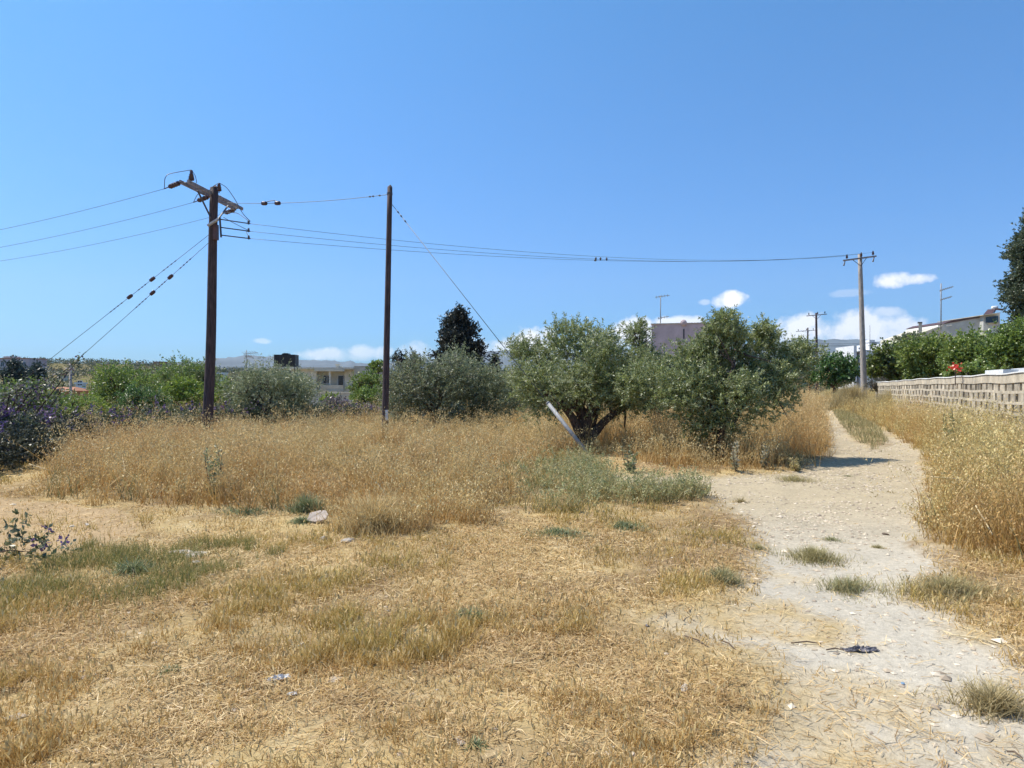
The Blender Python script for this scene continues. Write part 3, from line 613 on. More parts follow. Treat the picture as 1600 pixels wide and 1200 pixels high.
def litter():
    rng = np.random.RandomState(6); x, y = scatter(rng, 420000, 1.9, 14, 1.2); p, t, v = masks(x, y)
    pn = np.clip((fbm(x,y,1.6,20)*.55+fbm(x,y,.5,24)*.45-.53)*5, .02, .13)*sstep(9,5,y)
    lit = fbm(x,y,.8,52); dens = np.where(p, pn*.65, np.clip((lit-.33)*2.6, .10, 1)); k = (rng.rand(len(x)) < dens) & ~t & ~v & ~(inpoly(x,y,BARE) & (rng.rand(len(x)) < .7))
    x, y = x[k], y[k]; n = len(x); z = gz(x, y)+.004+rng.rand(n)*.014; a = rng.rand(n)*6.283; l = .025+.095*rng.rand(n)**1.6; w = .0013+.0005*y+.0008*rng.rand(n)
    d = np.stack([np.cos(a), np.sin(a), rng.randn(n)*.28], -1)*l[:, None]; s = np.stack([-np.sin(a), np.cos(a), rng.randn(n)*.5], -1)*w[:, None]/2; c = np.stack([x, y, z], -1)
    bend = np.stack([-np.sin(a), np.cos(a), rng.rand(n)], -1)*(l*.12*rng.randn(n))[:, None]
    V = np.stack([c-d*.5-s, c-d*.5+s, c+bend+s, c+bend-s, c+d*.5+s*.5, c+d*.5-s*.5], 1).reshape(-1,3); o = np.arange(n)[:,None]*6
    Q = np.concatenate([o+np.array([[0,1,2,3]]), o+np.array([[3,2,4,5]])])
    cc = pick(rng, [(.60,.45,.24),(.50,.35,.16),(.36,.23,.12),(.70,.56,.34),(.44,.30,.15),(.64,.50,.29)], n); br_ = np.clip((fbm(x,y,1.3,57)-.42)*4,0,1)[:,None]; cc = (cc*.95+np.array((.50,.385,.17))*.27)*(1-br_*np.array((.16,.21,.26)))
    o_ = mk('straw_litter', V, [Q], STRAW, Cc=np.repeat(cc, 6, 0)); tag(o_, 'broken straw strewn over the soil and the near track', 'straw', kind='stuff')
litter()

def oats(rng, x, y, h, tint=None, w0=.0048, ear=9, lean=(.1,.45), orange=None):
    n = len(x); cb = pick(rng, [(.46,.27,.09),(.40,.22,.075),(.52,.32,.10)], n); ct = pick(rng, [(.68,.52,.25),(.78,.62,.33),(.60,.42,.18),(.62,.50,.24)], n)
    if tint is not None: cb = cb*tint; ct = ct*tint
    if orange is not None: ct = ct*(1-orange[:,None])+np.array((.52,.28,.12))*orange[:,None]
    ln = (lean[0]+(lean[1]-lean[0])*rng.rand(n))*(.6+1.5*np.clip((fbm(x,y,1.0,97)-.42)*3,0,1)); ln = np.clip(ln,0,1.15); st = rng.randint(1<<30); parts = []
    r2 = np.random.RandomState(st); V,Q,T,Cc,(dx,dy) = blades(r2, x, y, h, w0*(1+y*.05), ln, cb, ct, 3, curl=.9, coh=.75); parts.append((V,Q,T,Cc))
    for _ in range(3):      # dry leaves and thinner stems in the clump
        xx = x+rng.randn(n)*.05; yy = y+rng.randn(n)*.05; V,Q,T,Cc,_d = blades(rng, xx, yy, h*(.3+.5*rng.rand(n)), w0*1.5*(1+y*.05), .25+.75*rng.rand(n), cb*.9, ct*.82+cb*.12, 2, coh=.5); parts.append((V,Q,T,Cc))
    z = gz(x, y)
    for j in range(ear):
        t = .62+.42*rng.rand(n); t2 = np.minimum(t,1); off = ln*h*t2**1.9; sp = .03+.05*rng.rand(n)
        q = np.stack([x+dx*off+rng.randn(n)*sp, y+dy*off+rng.randn(n)*sp, z+h*t*np.sqrt(np.clip(1-(ln*.75*t2)**2,.05,1))], -1)
        d = nrm(np.stack([rng.randn(n)*.6, rng.randn(n)*.6, -.3-rng.rand(n)*.8+(rng.rand(n) < .4)*1.5], -1)); nn = nrm(np.cross(d, rng.randn(n,3))); l = (.026+.016*rng.rand(n))[:,None]*(1+y[:,None]*.012); w_ = l*.155
        V = np.stack([q, q+d*l*.4-nn*w_, q+d*l, q+d*l*.4+nn*w_], 1).reshape(-1,3)
        parts.append((V, np.arange(len(V)).reshape(-1,4), E3, np.repeat(ct*(.72+.42*rng.rand(n,1)), 4, 0)))
    return parts

def tall_grass():
    rng = np.random.RandomState(8)
    d = lambda x, y: np.clip((9.5/np.maximum(y,8))**1.3, .03, 1)*np.where(x > .12*y+2.5, .8, 1)*np.clip(fbm(x,y,.9,66)*2.2-.25,.15,1)
    x, y = region(rng, 37000, TALL, d, .6)
    edge = np.minimum(1, .45+.55*fbm(x,y,1.1,61)*1.6)
    # shorter towards the front edge
    fr = inpoly(x, y-1.0, TALL); fr2 = inpoly(x, y-.45, TALL); h = (.47+.44*rng.rand(len(x)))*(.75+.6*np.clip((fbm(x,y,.7,69)-.5)*4,-.5,1))*edge*np.where(fr, 1, .8)*np.where(fr2, 1, .6)
    h = h*(1-.30*sstep(12.5, 18, y)*(x < .1*y))*np.where((x > .30*y) & (y < 26), 1.45, np.where((x > .13*y) & (y > 15.2) & (y < 26), 1.35, 1))*np.where((x > .37*y) & (y > 14.6) & (y < 30), 1.5, 1)*(1-.45*np.exp(-(((x-1.75)/.8)**2+((y-14.6)/.9)**2)))*(.75+.5*fbm(x,y,.45,68,2))
    og = np.clip((fbm(x,y,1.5,63)-.5)*4,0,1)*.55+np.clip((-5.5-x)/3,0,1)*.4; og = np.clip(og,0,.8)
    parts = oats(rng, x, y, h, orange=og)
    V, fs, Cc = cat(parts); o = mk('wild_oat_grass', V, fs, STRAW, Cc=Cc); tag(o, 'tall dry golden wild oats filling the field in front of the olives', 'tall grass', kind='stuff')
    x, y = region(rng, 19000, VERGE, lambda x, y: np.clip((8/np.maximum(y,6))**1.4, .02, 1)*np.clip(fbm(x,y,.8,67)*2.2-.2,.2,1), .3)
    kk = ~inpoly(x, y, gp([(1290,618),(1310,600),(1380,612),(1400,640),(1360,640)]))
    fr = inpoly(x-.5, y, VERGE); fr2 = inpoly(x-.2, y, VERGE); h = (.55+.45*rng.rand(len(x)))*(.55+.6*fbm(x,y,1.0,62))*(1+.45*np.clip((x-.55*y)/.8,0,1))*np.where(fr,1,.65)*np.where(fr2,1,.55); h = np.where(y < 5.0, h*.6, h)
    og = np.clip((fbm(x,y,1.2,64)-.52)*5,0,1)*.6
    parts = oats(rng, x, y, h, tint=np.array((.97,1.02,.92)), orange=og, lean=(.15,.6))
    V, fs, Cc = cat(parts); o = mk('verge_grass', V, fs, STRAW, Cc=Cc); tag(o, 'tall pale dry grass on the verge between the track and the garden wall', 'tall grass', kind='stuff')
    pts_ = []
    for poly, n0 in ((TALL, 1500), (VERGE, 900)):
        x, y = region(rng, n0, poly, lambda x, y: np.clip((8/np.maximum(y,6))**1.5, .02, 1)*np.clip(fbm(x,y,1.1,83)*2.4-.5,.05,1), .5); pts_ += oats(rng, x, y, (.62+.5*rng.rand(len(x)))*np.where(y < 6.5, .75, 1), w0=.007, ear=22, lean=(.2,.9))
    V, fs, Cc = cat(pts_); o = mk('loose_oat_stalks', V, fs, STRAW, Cc=Cc); tag(o, 'loose taller pale oat stalks standing out of the dry grass', 'tall grass', kind='stuff')
    x, y = region(rng, 3800, ISLAND, None, .1); h = .10+.16*rng.rand(len(x)); n = len(x)
    ct = pick(rng, [(.40,.36,.17),(.30,.30,.13),(.50,.42,.22)], n); V,Q,T,Cc,_ = blades(rng, x, y, h, .006*(1+y*.05), .2+.5*rng.rand(n), ct*.6, ct); o = mk('median_grass', V, [T,Q], STRAW, Cc=Cc); tag(o, 'strip of short greenish dry grass between the two wheel tracks', 'grass', kind='stuff')
    # beyond the olives the field goes on, seen only as tops
    x, y = region(rng, 5500, [(2.5,24),(7,24),(13,34),(26,52),(30,95),(24,95),(10,60),(2,40)], None, .5); h = (.6+.3*rng.rand(len(x)))
    V, fs, Cc = cat(oats(rng, x, y, h, w0=.009, ear=5)); o = mk('far_grass', V, fs, STRAW, Cc=Cc); tag(o, 'dry grass of the far field beyond the olive trees', 'tall grass', kind='stuff')
tall_grass()

def greens():
    rng = np.random.RandomState(9)
    x, y = region(rng, 5200, WEEDS, lambda x, y: np.clip((fbm(x,y,.6,71)-.42)*5, .05, 1), .5); n = len(x); h = .12+.26*rng.rand(n)
    ct = pick(rng, [(.30,.30,.11),(.42,.38,.17),(.54,.46,.22),(.60,.47,.22)], n); parts = []
    V,Q,T,Cc,_ = blades(rng, x, y, h, .009, .2+.8*rng.rand(n), ct*.6, ct); parts.append((V,Q,T,Cc))
    xx, yy = region(rng, 260, WEEDS, lambda x, y: np.clip((fbm(x,y,.6,71)-.38)*5, .08, 1), .7); bl = np.stack([xx, yy, gz(xx,yy)+.10+.08*rng.rand(260), .12+.12*rng.rand(260), .12+.12*rng.rand(260), .08+.14*rng.rand(260)], -1)
    V,Q,Cc = foliage(rng, bl, 1600, 14, .10, .035, .012, [(.33,.34,.16),(.46,.43,.23),(.58,.50,.28),(.26,.29,.12)], up=.8, shell=.2, zmin=0); parts.append((V,Q,E3,Cc))
    V, fs, Cc = cat(parts); o = mk('green_weeds', V, fs, STRAW, Cc=Cc); tag(o, 'grey-green weeds spreading at the foot of the slanting pipe', 'weeds', kind='stuff')
    x, y = region(rng, 9500, GREEN, lambda x, y: np.clip((fbm(x,y,.5,73)-.36)*4, .06, 1), .9); n = len(x); h = .05+.10*rng.rand(n)
    ct = pick(rng, [(.27,.27,.08),(.36,.33,.11),(.52,.42,.18),(.22,.24,.08)], n); V,Q,T,Cc,_ = blades(rng, x, y, h, .005, .2+.5*rng.rand(n), ct*.7, ct); o = mk('green_grass', V, [T,Q], STRAW, Cc=Cc); tag(o, 'patch of green grass on the left of the foreground', 'grass', kind='stuff')
    # green understorey through the front of the dry field and the verge
    V_ = []
    for poly, n0, off in ((TALL, 5200, 0), (VERGE, 3600, 1)):
        x, y = region(rng, n0, poly, lambda x, y: np.clip((fbm(x,y,.8,75+off)-.56)*7, 0, 1)*np.clip((10/y)**1.5,0,1), .3); n = len(x); h = .15+.40*rng.rand(n)
        ct = pick(rng, [(.20,.23,.10),(.28,.30,.14),(.36,.34,.16)], n); V,Q,T,Cc,_ = blades(rng, x, y, h, .010, .2+.6*rng.rand(n), ct*.6, ct); V_.append((V,Q,T,Cc))
    V, fs, Cc = cat(V_); o = mk('undergrowth', V, fs, STRAW, Cc=Cc); tag(o, 'greenish undergrowth between the stems of the tall dry grass', 'undergrowth', kind='stuff')
greens()

# single tufts and weeds one can point at
def tuft(label, seed, px, py, rad, h, n, cols, name='grass_tuft', cat_='grass tuft', w=.006, lean=(.3,1.1), group=None):
    rng = np.random.RandomState(seed); c = G(px, py); a = rng.rand(n)*6.283; r = rad*np.minimum(np.abs(rng.randn(n))*.5, 1.15)*(1+.45*np.sin(a*3+seed)*np.sin(a*2+seed*2)); x = c[0]+np.cos(a)*r; y = c[1]+np.sin(a)*r*.8
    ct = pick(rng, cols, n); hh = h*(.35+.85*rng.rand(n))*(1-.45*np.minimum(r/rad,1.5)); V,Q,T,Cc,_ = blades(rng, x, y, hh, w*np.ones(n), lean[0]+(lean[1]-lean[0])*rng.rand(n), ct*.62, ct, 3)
    o = mk(name, V-np.array([c[0],c[1],0]), [T,Q], STRAW, Cc=Cc); o.location = (c[0], c[1], 0); return tag(o, label, cat_, group)
DRY = [(.54,.43,.22),(.64,.52,.29),(.44,.35,.17)]; DG = [(.38,.34,.15),(.50,.43,.20),(.60,.50,.27)]; GG = [(.19,.23,.10),(.26,.30,.15),(.36,.37,.21)]
GT = 'grass tufts growing in the track'
for i, (lab, px, py, rad, h, n, cols) in enumerate([
    ('largest tuft of half-green grass in the middle of the track', 1272, 866, .34, .16, 1500, DG), ('wide flat tuft of olive-green grass below the largest one on the track', 1325, 912, .32, .13, 1100, DG+GG[2:]),
    ('pale dry tuft at the lower right edge of the track', 1556, 1100, .26, .17, 1100, DRY), ('low dry green-brown tuft at the right verge of the track', 1480, 925, .55, .16, 2200, DG+DRY),
    ('green-yellow tuft at the left verge where the track widens', 1130, 905, .22, .15, 900, DG+GG[2:]), ('tiny round dry tuft alone on the gravel', 1157, 780, .14, .10, 300, DRY),
    ('small flattened green tuft above the largest track tuft', 1300, 838, .18, .06, 500, DG+GG[1:]), ('small low tuft on the right wheel track', 1372, 850, .10, .06, 260, DG),
    ('thin green tuft where shade of the olive ends', 1240, 748, .55, .14, 900, DG), ('tiny flat green patch far up the left wheel track', 1325, 742, .12, .05, 260, DG+GG), ('low tuft left of the widening track, below the gravel', 1185, 852, .25, .07, 500, DG)]):
    tuft(lab, 200+i, px, py, rad, h, n, cols, group=GT)
GW = 'green weeds in the dry foreground'
for i, (lab, px, py, rad, h, n) in enumerate([
    ('small dark green rosette weed alone in the straw of the middle foreground', 735, 962, .13, .10, 420), ('dark green weed clump just below the grey-green weeds', 872, 832, .38, .12, 900),
    ('grey-green weed clump nearest the track', 978, 822, .30, .13, 700), ('small green weed below the tall grass, left of centre', 705, 795, .16, .10, 350),
    ('flat green weed left of the pale tile', 380, 800, .5, .10, 800), ('green weed at the very foot of the picture, left of centre', 745, 1165, .07, .05, 180),
    ('sparse green weed in the straw of the lower left', 265, 1050, .13, .05, 320), ('green weed touching the pale tile', 470, 815, .16, .12, 380), ('grey weed clump right of the green grass patch', 205, 895, .22, .16, 500)]):
    tuft(lab, 230+i, px, py, rad, h, n, GG, 'weed', 'weed', .011, (.5,1.6), GW)

def stalkplant(label, seed, px, py, h, n, cols, name='thistle', cat_='thistle', ll=.09, spread=.16, Yof=None):
    rng = np.random.RandomState(seed); c = G(px, py); z = float(gz(c[0], c[1])); t = empty(name, (c[0], c[1], z), label, cat_)
    mb = MB(); V = []; Cc = []
    for j in range(4):
        a = rng.rand()*6.28; top = np.array((c[0]+math.cos(a)*spread*(j > 0), c[1]+math.sin(a)*spread*(j > 0), z+h*(1-.22*j*rng.rand()))); base = np.array((c[0], c[1], z)); u = np.linspace(0,1,6)[:,None]
        pts = base*(1-u)+top*u+np.array((math.cos(a),math.sin(a),0))*.05*np.sin(u*3.1); mb.tube(pts, np.linspace(.009,.003,6), 5)
        for _ in range(n//2):
            w = rng.rand()*.95+.03; p = base*(1-w)+top*w; d = nrm(np.array((rng.randn(), rng.randn(), .1+.6*rng.rand()))); nn = nrm(np.cross(d, rng.randn(3))); l = ll*(.5+.7*rng.rand())*(1.2-w*.7)
            V += [p, p+d*l*.45-nn*l*.22, p+d*l, p+d*l*.45+nn*l*.22]; cc = np.array(cols[rng.randint(len(cols))])*(.8+.4*rng.rand()); Cc += [cc]*4
    mb.build('stem', M['twig'], t); mk('foliage', V, [np.arange(len(V)).reshape(-1,4)], LEAF, t, np.array(Cc))
    return t
stalkplant('tall grey-green leafy weed standing in the dry grass below the thick pole', 260, 338, 782, .72, 170, GG+[(.26,.28,.18)])
stalkplant('dark green thistle standing in front of the garden wall', 261, 1487, 720, 1.05, 330, GG)
tuft('bushy green weed in the tall grass left of the pale tile', 262, 482, 796, .30, .30, 600, GG, 'weed', 'weed', .012, (.3,1.2))
stalkplant('yellow-green weed sprouting at the foot of the bushy roadside olive', 263, 1245, 735, .24, 90, DG, name='leafy_weed', cat_='weed')
stalkplant('pale thistle with dry heads left of the bushy olive trunk', 264, 1150, 738, .6, 90, [(.52,.46,.32),(.36,.36,.22)])
stalkplant('dark thistle in the shadow between the two near olives', 265, 985, 738, .5, 110, GG)
stalkplant('grey thistle growing under the bushy olive beside the track', 266, 1195, 733, .5, 90, [(.30,.28,.2),(.18,.2,.12)])
# bent dry canes
def canes():
    rng = np.random.RandomState(31)
    for i, (lab, a, m_, b_, Y) in enumerate([('pale dry cane leaning in the orange grass on the left', (45,725),(70,733),(88,737),11),('thin pale cane lying aslant over the reddish grass', (118,685),(140,692),(158,702),12),
        ('curved pale cane right of the leafy weed', (415,742),(430,750),(440,766),10.5),('straight pale cane at the front of the tall grass', (590,755),(606,780),(618,808),9.2),
        ('dry cane crossing the right verge near the corner', (1525,790),(1540,815),(1552,836),6.6),('dry straw stalk bent over in the right verge', (1455,745),(1500,748),(1530,758),8.4)]):
        pts = np.array([P(*a, Y), P(*m_, Y-.15), P(*b_, Y-.3)]); u = np.linspace(0,2,9); q = np.stack([np.interp(u, range(3), pts[:,k]) for k in range(3)], -1)
        q[1:-1] = (q[:-2]+2*q[1:-1]+q[2:])/4; mb = MB().tube(q-q[0], .007, 5); o = mb.build('dry_cane', M['drystem'], smooth=True); o.location = q[0]; tag(o, lab, 'dry cane', 'dry canes in the tall grass')
canes()

# ------------------------------------------------------------------ pebbles and stones
def rock(rng, n=1, flat=.5):
    v = nrm(rng.randn(14,3)); return v
ICO_V = []; 
def ico():
    p = (1+5**.5)/2; v = nrm(np.array([(-1,p,0),(1,p,0),(-1,-p,0),(1,-p,0),(0,-1,p),(0,1,p),(0,-1,-p),(0,1,-p),(p,0,-1),(p,0,1),(-p,0,-1),(-p,0,1)]))
    f = np.array([(0,11,5),(0,5,1),(0,1,7),(0,7,10),(0,10,11),(1,5,9),(5,11,4),(11,10,2),(10,7,6),(7,1,8),(3,9,4),(3,4,2),(3,2,6),(3,6,8),(3,8,9),(4,9,5),(2,4,11),(6,2,10),(8,6,7),(9,8,1)]); return v, f
IV, IF = ico(); OV = np.array([(1,0,0),(-1,0,0),(0,1,0),(0,-1,0),(0,0,1),(0,0,-1)], float); OF = np.array([(0,2,4),(2,1,4),(1,3,4),(3,0,4),(2,0,5),(1,2,5),(3,1,5),(0,3,5)])
def pebbles():
    rng = np.random.RandomState(12); x, y = scatter(rng, 150000, 2.0, 32, 1.05, .9); p, t, v = masks(x, y)
    gr = sstep(5.5, 8.5, y)*.9+.10; dens = np.where(p, gr*np.clip((fbm(x,y,.7,81)-.35)*3,.12,1), .007*(y < 12)); k = (rng.rand(len(x)) < dens) & ~t & ~v & (x < .75*y+1); x, y = x[k], y[k]; n = len(x)
    s = .006+.015*rng.rand(n)**3+.0010*y*rng.rand(n)+np.where(rng.rand(n) < .02, .02, 0); o = OV[None]*(.6+.8*rng.rand(n,6,1))*s[:,None,None]*np.array((1.15,1,.42)); a = rng.rand(n)*6.28; ca, sa = np.cos(a)[:,None], np.sin(a)[:,None]
    ox = o[...,0]*ca-o[...,1]*sa; oy = o[...,0]*sa+o[...,1]*ca; V = np.stack([ox+x[:,None], oy+y[:,None], o[...,2]+(gz(x,y)+s*.12)[:,None]], -1).reshape(-1,3)
    T = (np.arange(n)[:,None,None]*6+OF[None]).reshape(-1,3); c = pick(rng, [(.55,.45,.33),(.46,.37,.27),(.60,.51,.39),(.36,.29,.22)], n)
    o_ = mk('gravel', V, [T], STRAWLESS, Cc=np.repeat(c,6,0)); tag(o_, 'pale limestone gravel scattered over the dirt track', 'gravel', kind='stuff')
m_, n_, out_ = newmat('gravel_stone'); at_ = n_.nodes.new('ShaderNodeAttribute'); at_.attribute_name = 'col'; df = n_.nodes.new('ShaderNodeBsdfDiffuse'); n_.links.new(at_.outputs[0], df.inputs[0]); n_.links.new(df.outputs[0], out_.inputs[0]); STRAWLESS = m_
pebbles()
def stone(label, seed, px, py, sx, sy, sz, name='stone', cat_='stone', mat='stone', group='loose pale stones', tilt=0):
    rng = np.random.RandomState(seed); V = IV.copy(); F_ = IF
    # one subdivision
    e = {}; nv = list(V); nf = []
    def mid(a, b):
        k = (min(a,b), max(a,b))
        if k not in e: e[k] = len(nv); nv.append(nrm((nv[a]+nv[b])/2))
        return e[k]
    for a, b, c in F_:
        ab, bc, ca = mid(a,b), mid(b,c), mid(c,a); nf += [(a,ab,ca),(b,bc,ab),(c,ca,bc),(ab,bc,ca)]
    V = np.array(nv)
    for _ in range(7):
        d = nrm(rng.randn(3)); k = .55+.25*rng.rand(); s = V@d; V = np.where((s > k)[:,None], V-(s-k)[:,None]*d, V)
    V = V*(1+.08*rng.randn(len(V),1))*np.array((sx,sy,sz)); a = rng.rand()*6.28; V = V@np.array([(math.cos(a),math.sin(a),0),(-math.sin(a),math.cos(a),0),(0,0,1)])
    V[:,2] += V[:,1]*tilt; c = G(px, py); o = mk(name, V, [np.array(nf)], M[mat]); o.location = (c[0], c[1], float(gz(c[0],c[1]))+sz*.35); return tag(o, label, cat_, group)
tuft('big pale clump of dry grass at the far right side of the track', 280, 1330, 640, 1.3, 1.5, 3600, DRY, 'dry_grass_clump', 'grass clump', w=.022, lean=(.1,.5))
tuft('second big dry grass clump before the far end of the garden wall', 281, 1392, 648, 1.5, 1.25, 3600, DRY, 'dry_grass_clump', 'grass clump', w=.02, lean=(.1,.5))
tuft('fan of bent straw at the front of the tall grass, right of the pale tile', 282, 585, 826, .55, .52, 1300, [(.66,.50,.24),(.74,.58,.30),(.52,.36,.15)], 'dry_grass_clump', 'grass clump', w=.008, lean=(.3,1.2))
stone('small white stone beside the pale broken tile', 301, 505, 842, .05, .045, .035)
stone('pale stone right of the broken tile with straw across it', 302, 543, 845, .085, .06, .04)
stone('flat pale stone in the left cluster, longest one', 303, 280, 864, .13, .08, .02)
stone('flat pale stone, right one of the left cluster', 304, 303, 868, .12, .07, .022)
stone('round pale pebble below the left stone cluster', 305, 305, 882, .04, .035, .025)
stone('tiny white stone alone on the bare soil at left', 306, 136, 822, .035, .03, .025)
stone('pale cream stone lying in straw at the track edge', 307, 1070, 1078, .045, .02, .018)
stone('flat whitish stone at the dust strip left of the gravel', 308, 940, 748, .16, .12, .03)
stone('dark grey pebble on the bare sand near the track edge', 309, 1011, 973, .02, .02, .015, mat='cloth', group='small dark stones')
stone('dark grey stone lying on the gravel right of the track tufts', 310, 1385, 826, .045, .03, .015, mat='twig', group='small dark stones')
stone('small pinkish stone in the straw of the middle left', 311, 470, 1008, .035, .02, .018)
stone('white stone at the bottom edge in the middle', 312, 990, 1182, .018, .014, .012)
def tile():
    c = G(492, 816); pts = [(-.11,-.05),(-.02,-.085),(.10,-.07),(.12,.0),(.09,.07),(.05,.07),(.045,.045),(.03,.08),(-.09,.06)]
    t = MB().prism([(a*1.0, b*1.3) for a, b in pts], 0, .022); o = t.build('broken_tile', M['slab']); o.location = (c[0], c[1]+.1, .035); o.rotation_euler = (R(24), R(-6), .15); tag(o, 'pinkish broken floor tile lying at the edge of the tall grass', 'broken tile')
tile()
def crumple(name, label, cat_, px, py, sx, sy, sz, mat, seed, rot=0):
    rng = np.random.RandomState(seed); n = 14; u, v = np.meshgrid(np.linspace(-1,1,n), np.linspace(-1,1,n)); r = (1-.35*rng.rand(n,n)); z = np.abs(fbm(u*2+seed, v*2, .5, 1)-.3)*sz*2*(1-.7*np.maximum(abs(u),abs(v))**2)
    x = u*sx*r; y = v*sy*r*(.5+.5*fbm(u+seed,v*0,.4,2)); c = G(px, py); V = np.stack([x,y,z+.004], -1).reshape(-1,3); ii = np.arange(n*n).reshape(n,n); Q = np.stack([ii[:-1,:-1],ii[:-1,1:],ii[1:,1:],ii[1:,:-1]],-1).reshape(-1,4)
    o = mk(name, V, [Q], M[mat]); o.location = (c[0], c[1], float(gz(c[0],c[1]))+.003); o.rotation_euler = (0,0,rot); sm = o.modifiers.new('s','SOLIDIFY'); sm.thickness = .004; return tag(o, label, cat_)
crumple('burnt_rag', 'dark grey burnt rag lying twisted on the pale track', 'rag', 1345, 1011, .12, .045, .03, 'cloth', 3, .1)
crumple('crumpled_paper', 'crumpled white paper lying in the straw left of centre', 'litter', 433, 1060, .07, .035, .03, 'bag', 5, .4)
crumple('torn_wrapper', 'small greyish torn wrapper below the crumpled paper', 'litter', 455, 1082, .03, .02, .015, 'bag', 8, .2)
o = MB().lathe((0,0,0), (0,0,1), [(0,0),(0,.009),(.006,.010),(.008,.008),(.008,0)], 14).build('bottle_cap', M['blue']); c = G(1412,1060); o.location = (c[0],c[1],float(gz(c[0],c[1]))); tag(o, 'tiny blue plastic bottle cap on the bare right side of the track', 'bottle cap')
for i, (lab, a, b_) in enumerate([('straight dark stick lying left of the burnt rag', (1237,999),(1284,1001)),('thin dark twig crossing the pale clay at left of the track', (1125,996),(1152,1014)),('bent twig at the edge of the cracked clay', (1070,990),(1112,1012)),('short dark twig pointing at the burnt rag from the left', (1292,1012),(1320,1014)),('pale straw stalk lying on the right side of the track', (1490,988),(1560,1004)),('dark stick end at the right bottom corner', (1575,1168),(1600,1180))]):
    p, q = G(*a), G(*b_); z0 = float(gz(p[0],p[1]))+.012; m3 = (p+q)/2+np.array((.01,.015)); pts = np.array([(0,0,0),(*(m3-p),.008),(*(q-p),.004)]); o = MB().tube(pts, [.004,.0045,.003], 6).build('fallen_twig' if i != 4 else 'straw_stalk', M['twig' if i != 4 else 'drystem']); o.location = (p[0],p[1],z0); tag(o, lab, 'twig', 'sticks on the track' if i != 4 else None)

# ------------------------------------------------------------------ utility poles and lines
def pinins(p, parent, h=.30, r=.065, name='insulator', up=(0,0,1)):
    b = MB(); b.lathe(p, up, [(0,.012),(.06,.012),(.061,r*.8),(.09,r),(.11,r*.7),(.12,r),(.15,r*.66),(.16,r*.95),(.2,r*.55),(.21,r*.8),(.25,r*.5),(h-.02,r*.5),(h,0)], 10); return b.build(name, M['porcelain'], parent, True)
def strain(p, d, parent, L_=.36, r=.07, gap=.16, name='strain_insulator'):
    d = nrm(np.array(d, float)); b = MB(); b.tube([p, p+d*gap], .012, 5); q = p+d*gap
    prof = [(0,.02)]; k = 4
    for i in range(k): prof += [(L_*(i+.1)/k, r), (L_*(i+.45)/k, r), (L_*(i+.55)/k, r*.7), (L_*(i+.95)/k, r*.7)]
    prof += [(L_,.0)]; b.lathe(q, d, prof, 10); b.tube([q+d*L_, q+d*(L_+.18)], .014, 5); b.build(name, M['porcelain'], parent, True); return q+d*(L_+.18)
def cat_wire(a, b, sag, n=40):
    a = np.array(a, float); b = np.array(b, float); u = np.linspace(0,1,n)[:,None]; p = a*(1-u)+b*u; p[:,2] -= (4*sag*u*(1-u))[:,0]; return p
def line(name, label, spans, r, cat_='overhead wire', group=None, clips=None):
    o0 = np.array(spans[0][0]); t = empty(name, o0, label, cat_, group)
    for s in spans: MB().tube(cat_wire(*s), r, 5).build('wire', M['wire'], t, True)
    return t

# thick left pole
base = np.array((*G(323,686.5)[:2], 0.)); base = np.array(((323-800)/F*20, 20., 0.)); top = P(337, 294, 20)
Lp = empty('utility_pole', base, 'thick dark wooden utility pole with tilted crossarm on the left', 'utility pole')
u = np.linspace(0,1,14)[:,None]; pts = base*(1-u)+top*u; pts[:,0] += .03*np.sin(u[:,0]*5); pts[0,2] = -.4
sh = MB().tube(pts, np.linspace(.158,.118,14), 14); sh.tube_fixed([top, top+[0,0,.07]], [.118,.02], np.array((0,0,1.)), 14); sh.build('shaft', M['pole'], Lp, True)
aL = P(288, 284, 18.75); aR = P(374, 327, 21.7); ad = nrm(aR-aL); side = np.array((ad[1], -ad[0], 0)); side = nrm(side)
for sgn in (-1, 1): MB().beam(aL+side*sgn*.12, aR+side*sgn*.12, .05, .095).build('crossarm', M['arm'], Lp)
am = (aL+aR)/2
for q in (.22, .78): MB().beam(aL*(1-q)+aR*q+[0,0,-.06], base+(top-base)*.865+[0,0,-.1], .03, .04).build('brace', M['dark'], Lp)
MB().tube([aL+side*.2+ad*.1, aL-side*.2+ad*.1], .012, 6).tube([aR+side*.2-ad*.1, aR-side*.2-ad*.1], .012, 6).tube([am+side*.24, am-side*.24], .014, 6).build('bolt', M['dark'], Lp)
ins1 = aL*.88+aR*.12+[0,0,.08]; ins2 = P(343, 302, 19.8)
pinins(ins1, Lp, .36, .085); pinins(ins2, Lp, .30, .075)
NEXT = np.array((-39.5, 30.7, 0)); nd = lambda p, tgt: np.array(tgt)-np.array(p)
eL = aL+side*-.0; tg = [np.array((-39.9,29.4,7.1)), np.array((-39.6,30.8,7.0)), np.array((-39.3,32.2,7.0))]
st = [P(287,284,18.7), P(331,306,19.75), P(372,326,21.6)]
ends = []
for p, q in zip(st, tg):
    d = nrm(q-p)+np.array((0,0,-.20)); ends.append(strain(p, d, Lp))
MB().beam(P(325,353,19.75), P(341,343,19.75), .10, .05).build('bracket_plate', M['sign'], Lp)
bx = base+(top-base)*.80; MB().box(bx[0]+.05,bx[0]+.17,19.82,19.98,bx[2]-.1,bx[2]+.35).build('switch_box', M['rust'], Lp)
